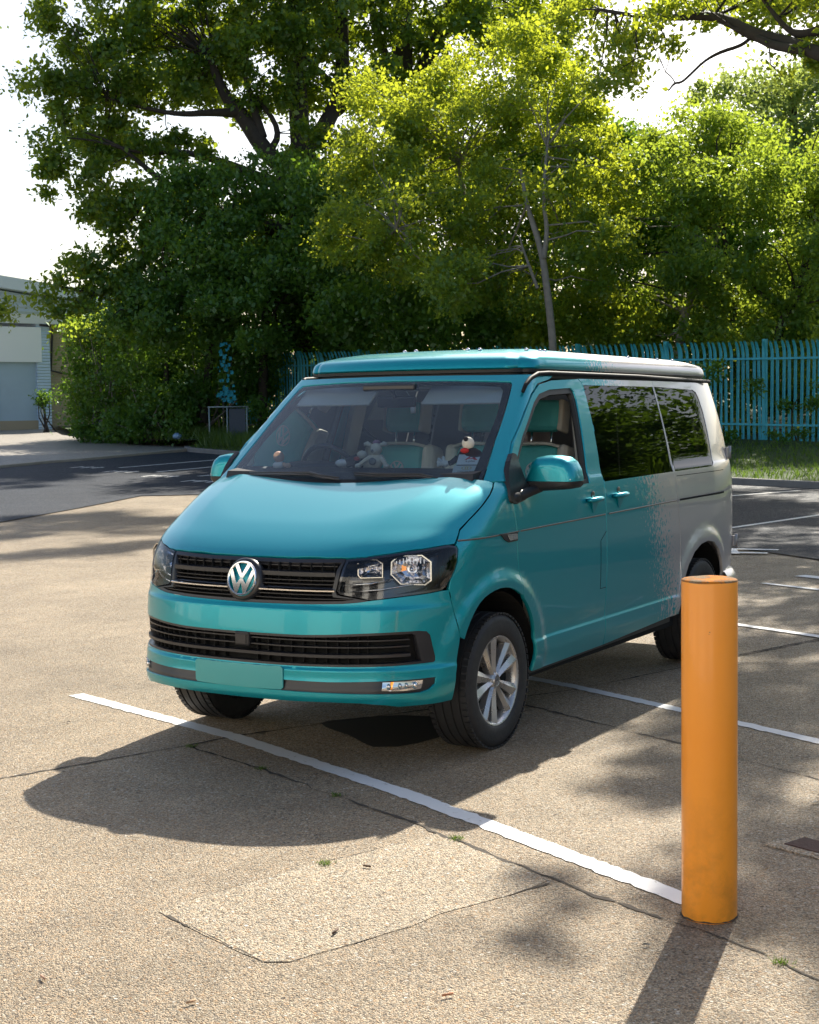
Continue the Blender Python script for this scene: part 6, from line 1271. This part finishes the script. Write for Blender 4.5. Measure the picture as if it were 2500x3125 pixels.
wbox('sign_panel',-3.2,-.42,-.06,-.01,2.95,4.45,newmat('blank_sign',(.93,.95,.97),.5))
brk=newmat('buff_brick',(.42,.33,.20),.9);t,b=nodes(brk);bt_=t.new('TexBrick',i_Scale=1.0);bt_.inputs['Color1'].default_value=(.44,.34,.20,1);bt_.inputs['Color2'].default_value=(.36,.28,.17,1);bt_.inputs['Mortar'].default_value=(.40,.36,.30,1);bt_.inputs['Brick Width'].default_value=.225;bt_.inputs['Row Height'].default_value=.075;bt_.inputs['Mortar Size'].default_value=.008
uv=t.new('CombineXYZ');co=objco(t);sx=t.new('SeparateXYZ');t.l.new(co,sx.inputs[0]);t.l.new(t.math('MULTIPLY',sx.outputs[0],1.05).outputs[0],uv.inputs[0]);t.l.new(sx.outputs[2],uv.inputs[1]);t.l.new(uv.outputs[0],bt_.inputs['Vector']);t.l.new(bt_.outputs[0],b.inputs['Base Color'])
wbox('brick_wall',.0,6,.35,8,0,4.6,brk)
mb=MB();mb.tube([WP(-.5,-.10,4.55),WP(.1,-.12,4.5),WP(.12,-.05,4.3),WP(.12,.2,2.6),WP(.9,.25,2.45)],.05,8);mb.build('drainpipe',M['black'],wh)
wbox('window_frame',1.05,1.2,.28,.34,3.0,3.9,M['black'])
for u in (-.62,): wbox('door_post',u,u+.05,-.3,-.25,0,1.35,newmat('white_post',(.7,.7,.7),.5))
# post frame in the undergrowth
pf=empty('post_frame','small empty frame of thin galvanised posts in front of the dark bushes','post frame',(-30.29,-24.9,.80))
gal=newmat('galvanised',(.28,.36,.38),.6,.2);P0=Vector((-30.29,-24.9,.80))
for a in ((-30.29,-24.9),(-30.58,-24.43),(-30.93,-23.94)):
    mb=MB();mb.tube([(0,0,-.15),(0,0,.93)],.024,8);o=mb.build('post',gal,pf);o.location=Vector((*a,.80))-P0
mb=MB();mb.tube([Vector((-30.27,-24.94,1.74))-P0,Vector((-30.95,-23.90,1.74))-P0],.022,8);mb.build('top_rail',gal,pf)
mb=MB();mb.box(Vector((-30.76,-24.18,1.25))-P0,(.03,.50,.86),R=Matrix.Rotation(math.atan2(.49,-.35)-math.pi/2,3,'Z'));mb.build('panel',newmat('dark_panel',(.05,.07,.10),.6),pf)
# turquoise sheeting caught in the bushes
bl_=newmat('blue_sheeting',(.015,.25,.32),.7)
for i,(c,w,h) in enumerate((((-29.75,-23.85,2.95),.28,1.5),((-29.72,-23.75,2.02),.42,.40),((-29.90,-22.92,3.6),.08,.35))):
    mb=MB();r=np.random.default_rng(90+i);V=[];Fc=[]
    for k in range((46,40,16)[i]):
        p=np.array(c)+Rt*r.uniform(-w,w)*(.35+.65*r.random())+np.array([0,0,r.uniform(-h/2,h/2)])+Fw*r.uniform(-.15,.15);s_=r.uniform(.02,.065);b=len(V);V+=[p+Rt*s_*r.uniform(-1,0)-[0,0,s_],p+Rt*s_-[0,0,s_*.6],p+Rt*s_*.8+[0,0,s_]+Fw*.03,p-Rt*s_*.7+[0,0,s_*1.2]];Fc.append((b,b+1,b+2,b+3))
    mb.add(V,Fc);tag(mb.build('torn_sheeting',bl_),['long torn strip of turquoise sheeting tangled in the dark bushes','wide low patch of turquoise sheeting just above the post frame','small high scrap of turquoise sheeting in the bushes'][i],'sheeting',group='turquoise sheeting in the bushes')
mb=MB();mb.blob((0,0,.07),(.10,.13,.08),noise=.3);o=mb.build('litter_bag',newmat('bluish_bag',(.25,.40,.58),.5));o.location=(-29.54,-25.57,.80);tag(o,'crumpled pale blue plastic bag in the grass under the bushes','litter')
# unseen building behind the camera, set close to bounce sunlight forward; mirrored in paint
bk=empty('office_building','long pale office building across the yard behind the camera','building',(17,-12,0))
wl=newmat('pale_render',(.62,.62,.60),.7)
mb=MB();mb.box((0,0,3.6),(6,46,7.2));mb.build('wall',wl,bk)
for k in range(14):
    mb=MB();mb.box((-3.02,-21+k*3.2,4.4),(.08,1.9,1.2));mb.build('window',M['darkglass'],bk)
for k in range(5):
    mb=MB();mb.box((-3.02,-19+k*9,1.5),(.08,3.4,3.0));mb.build('loading_door',newmat('door_grey',(.32,.36,.40),.5),bk)
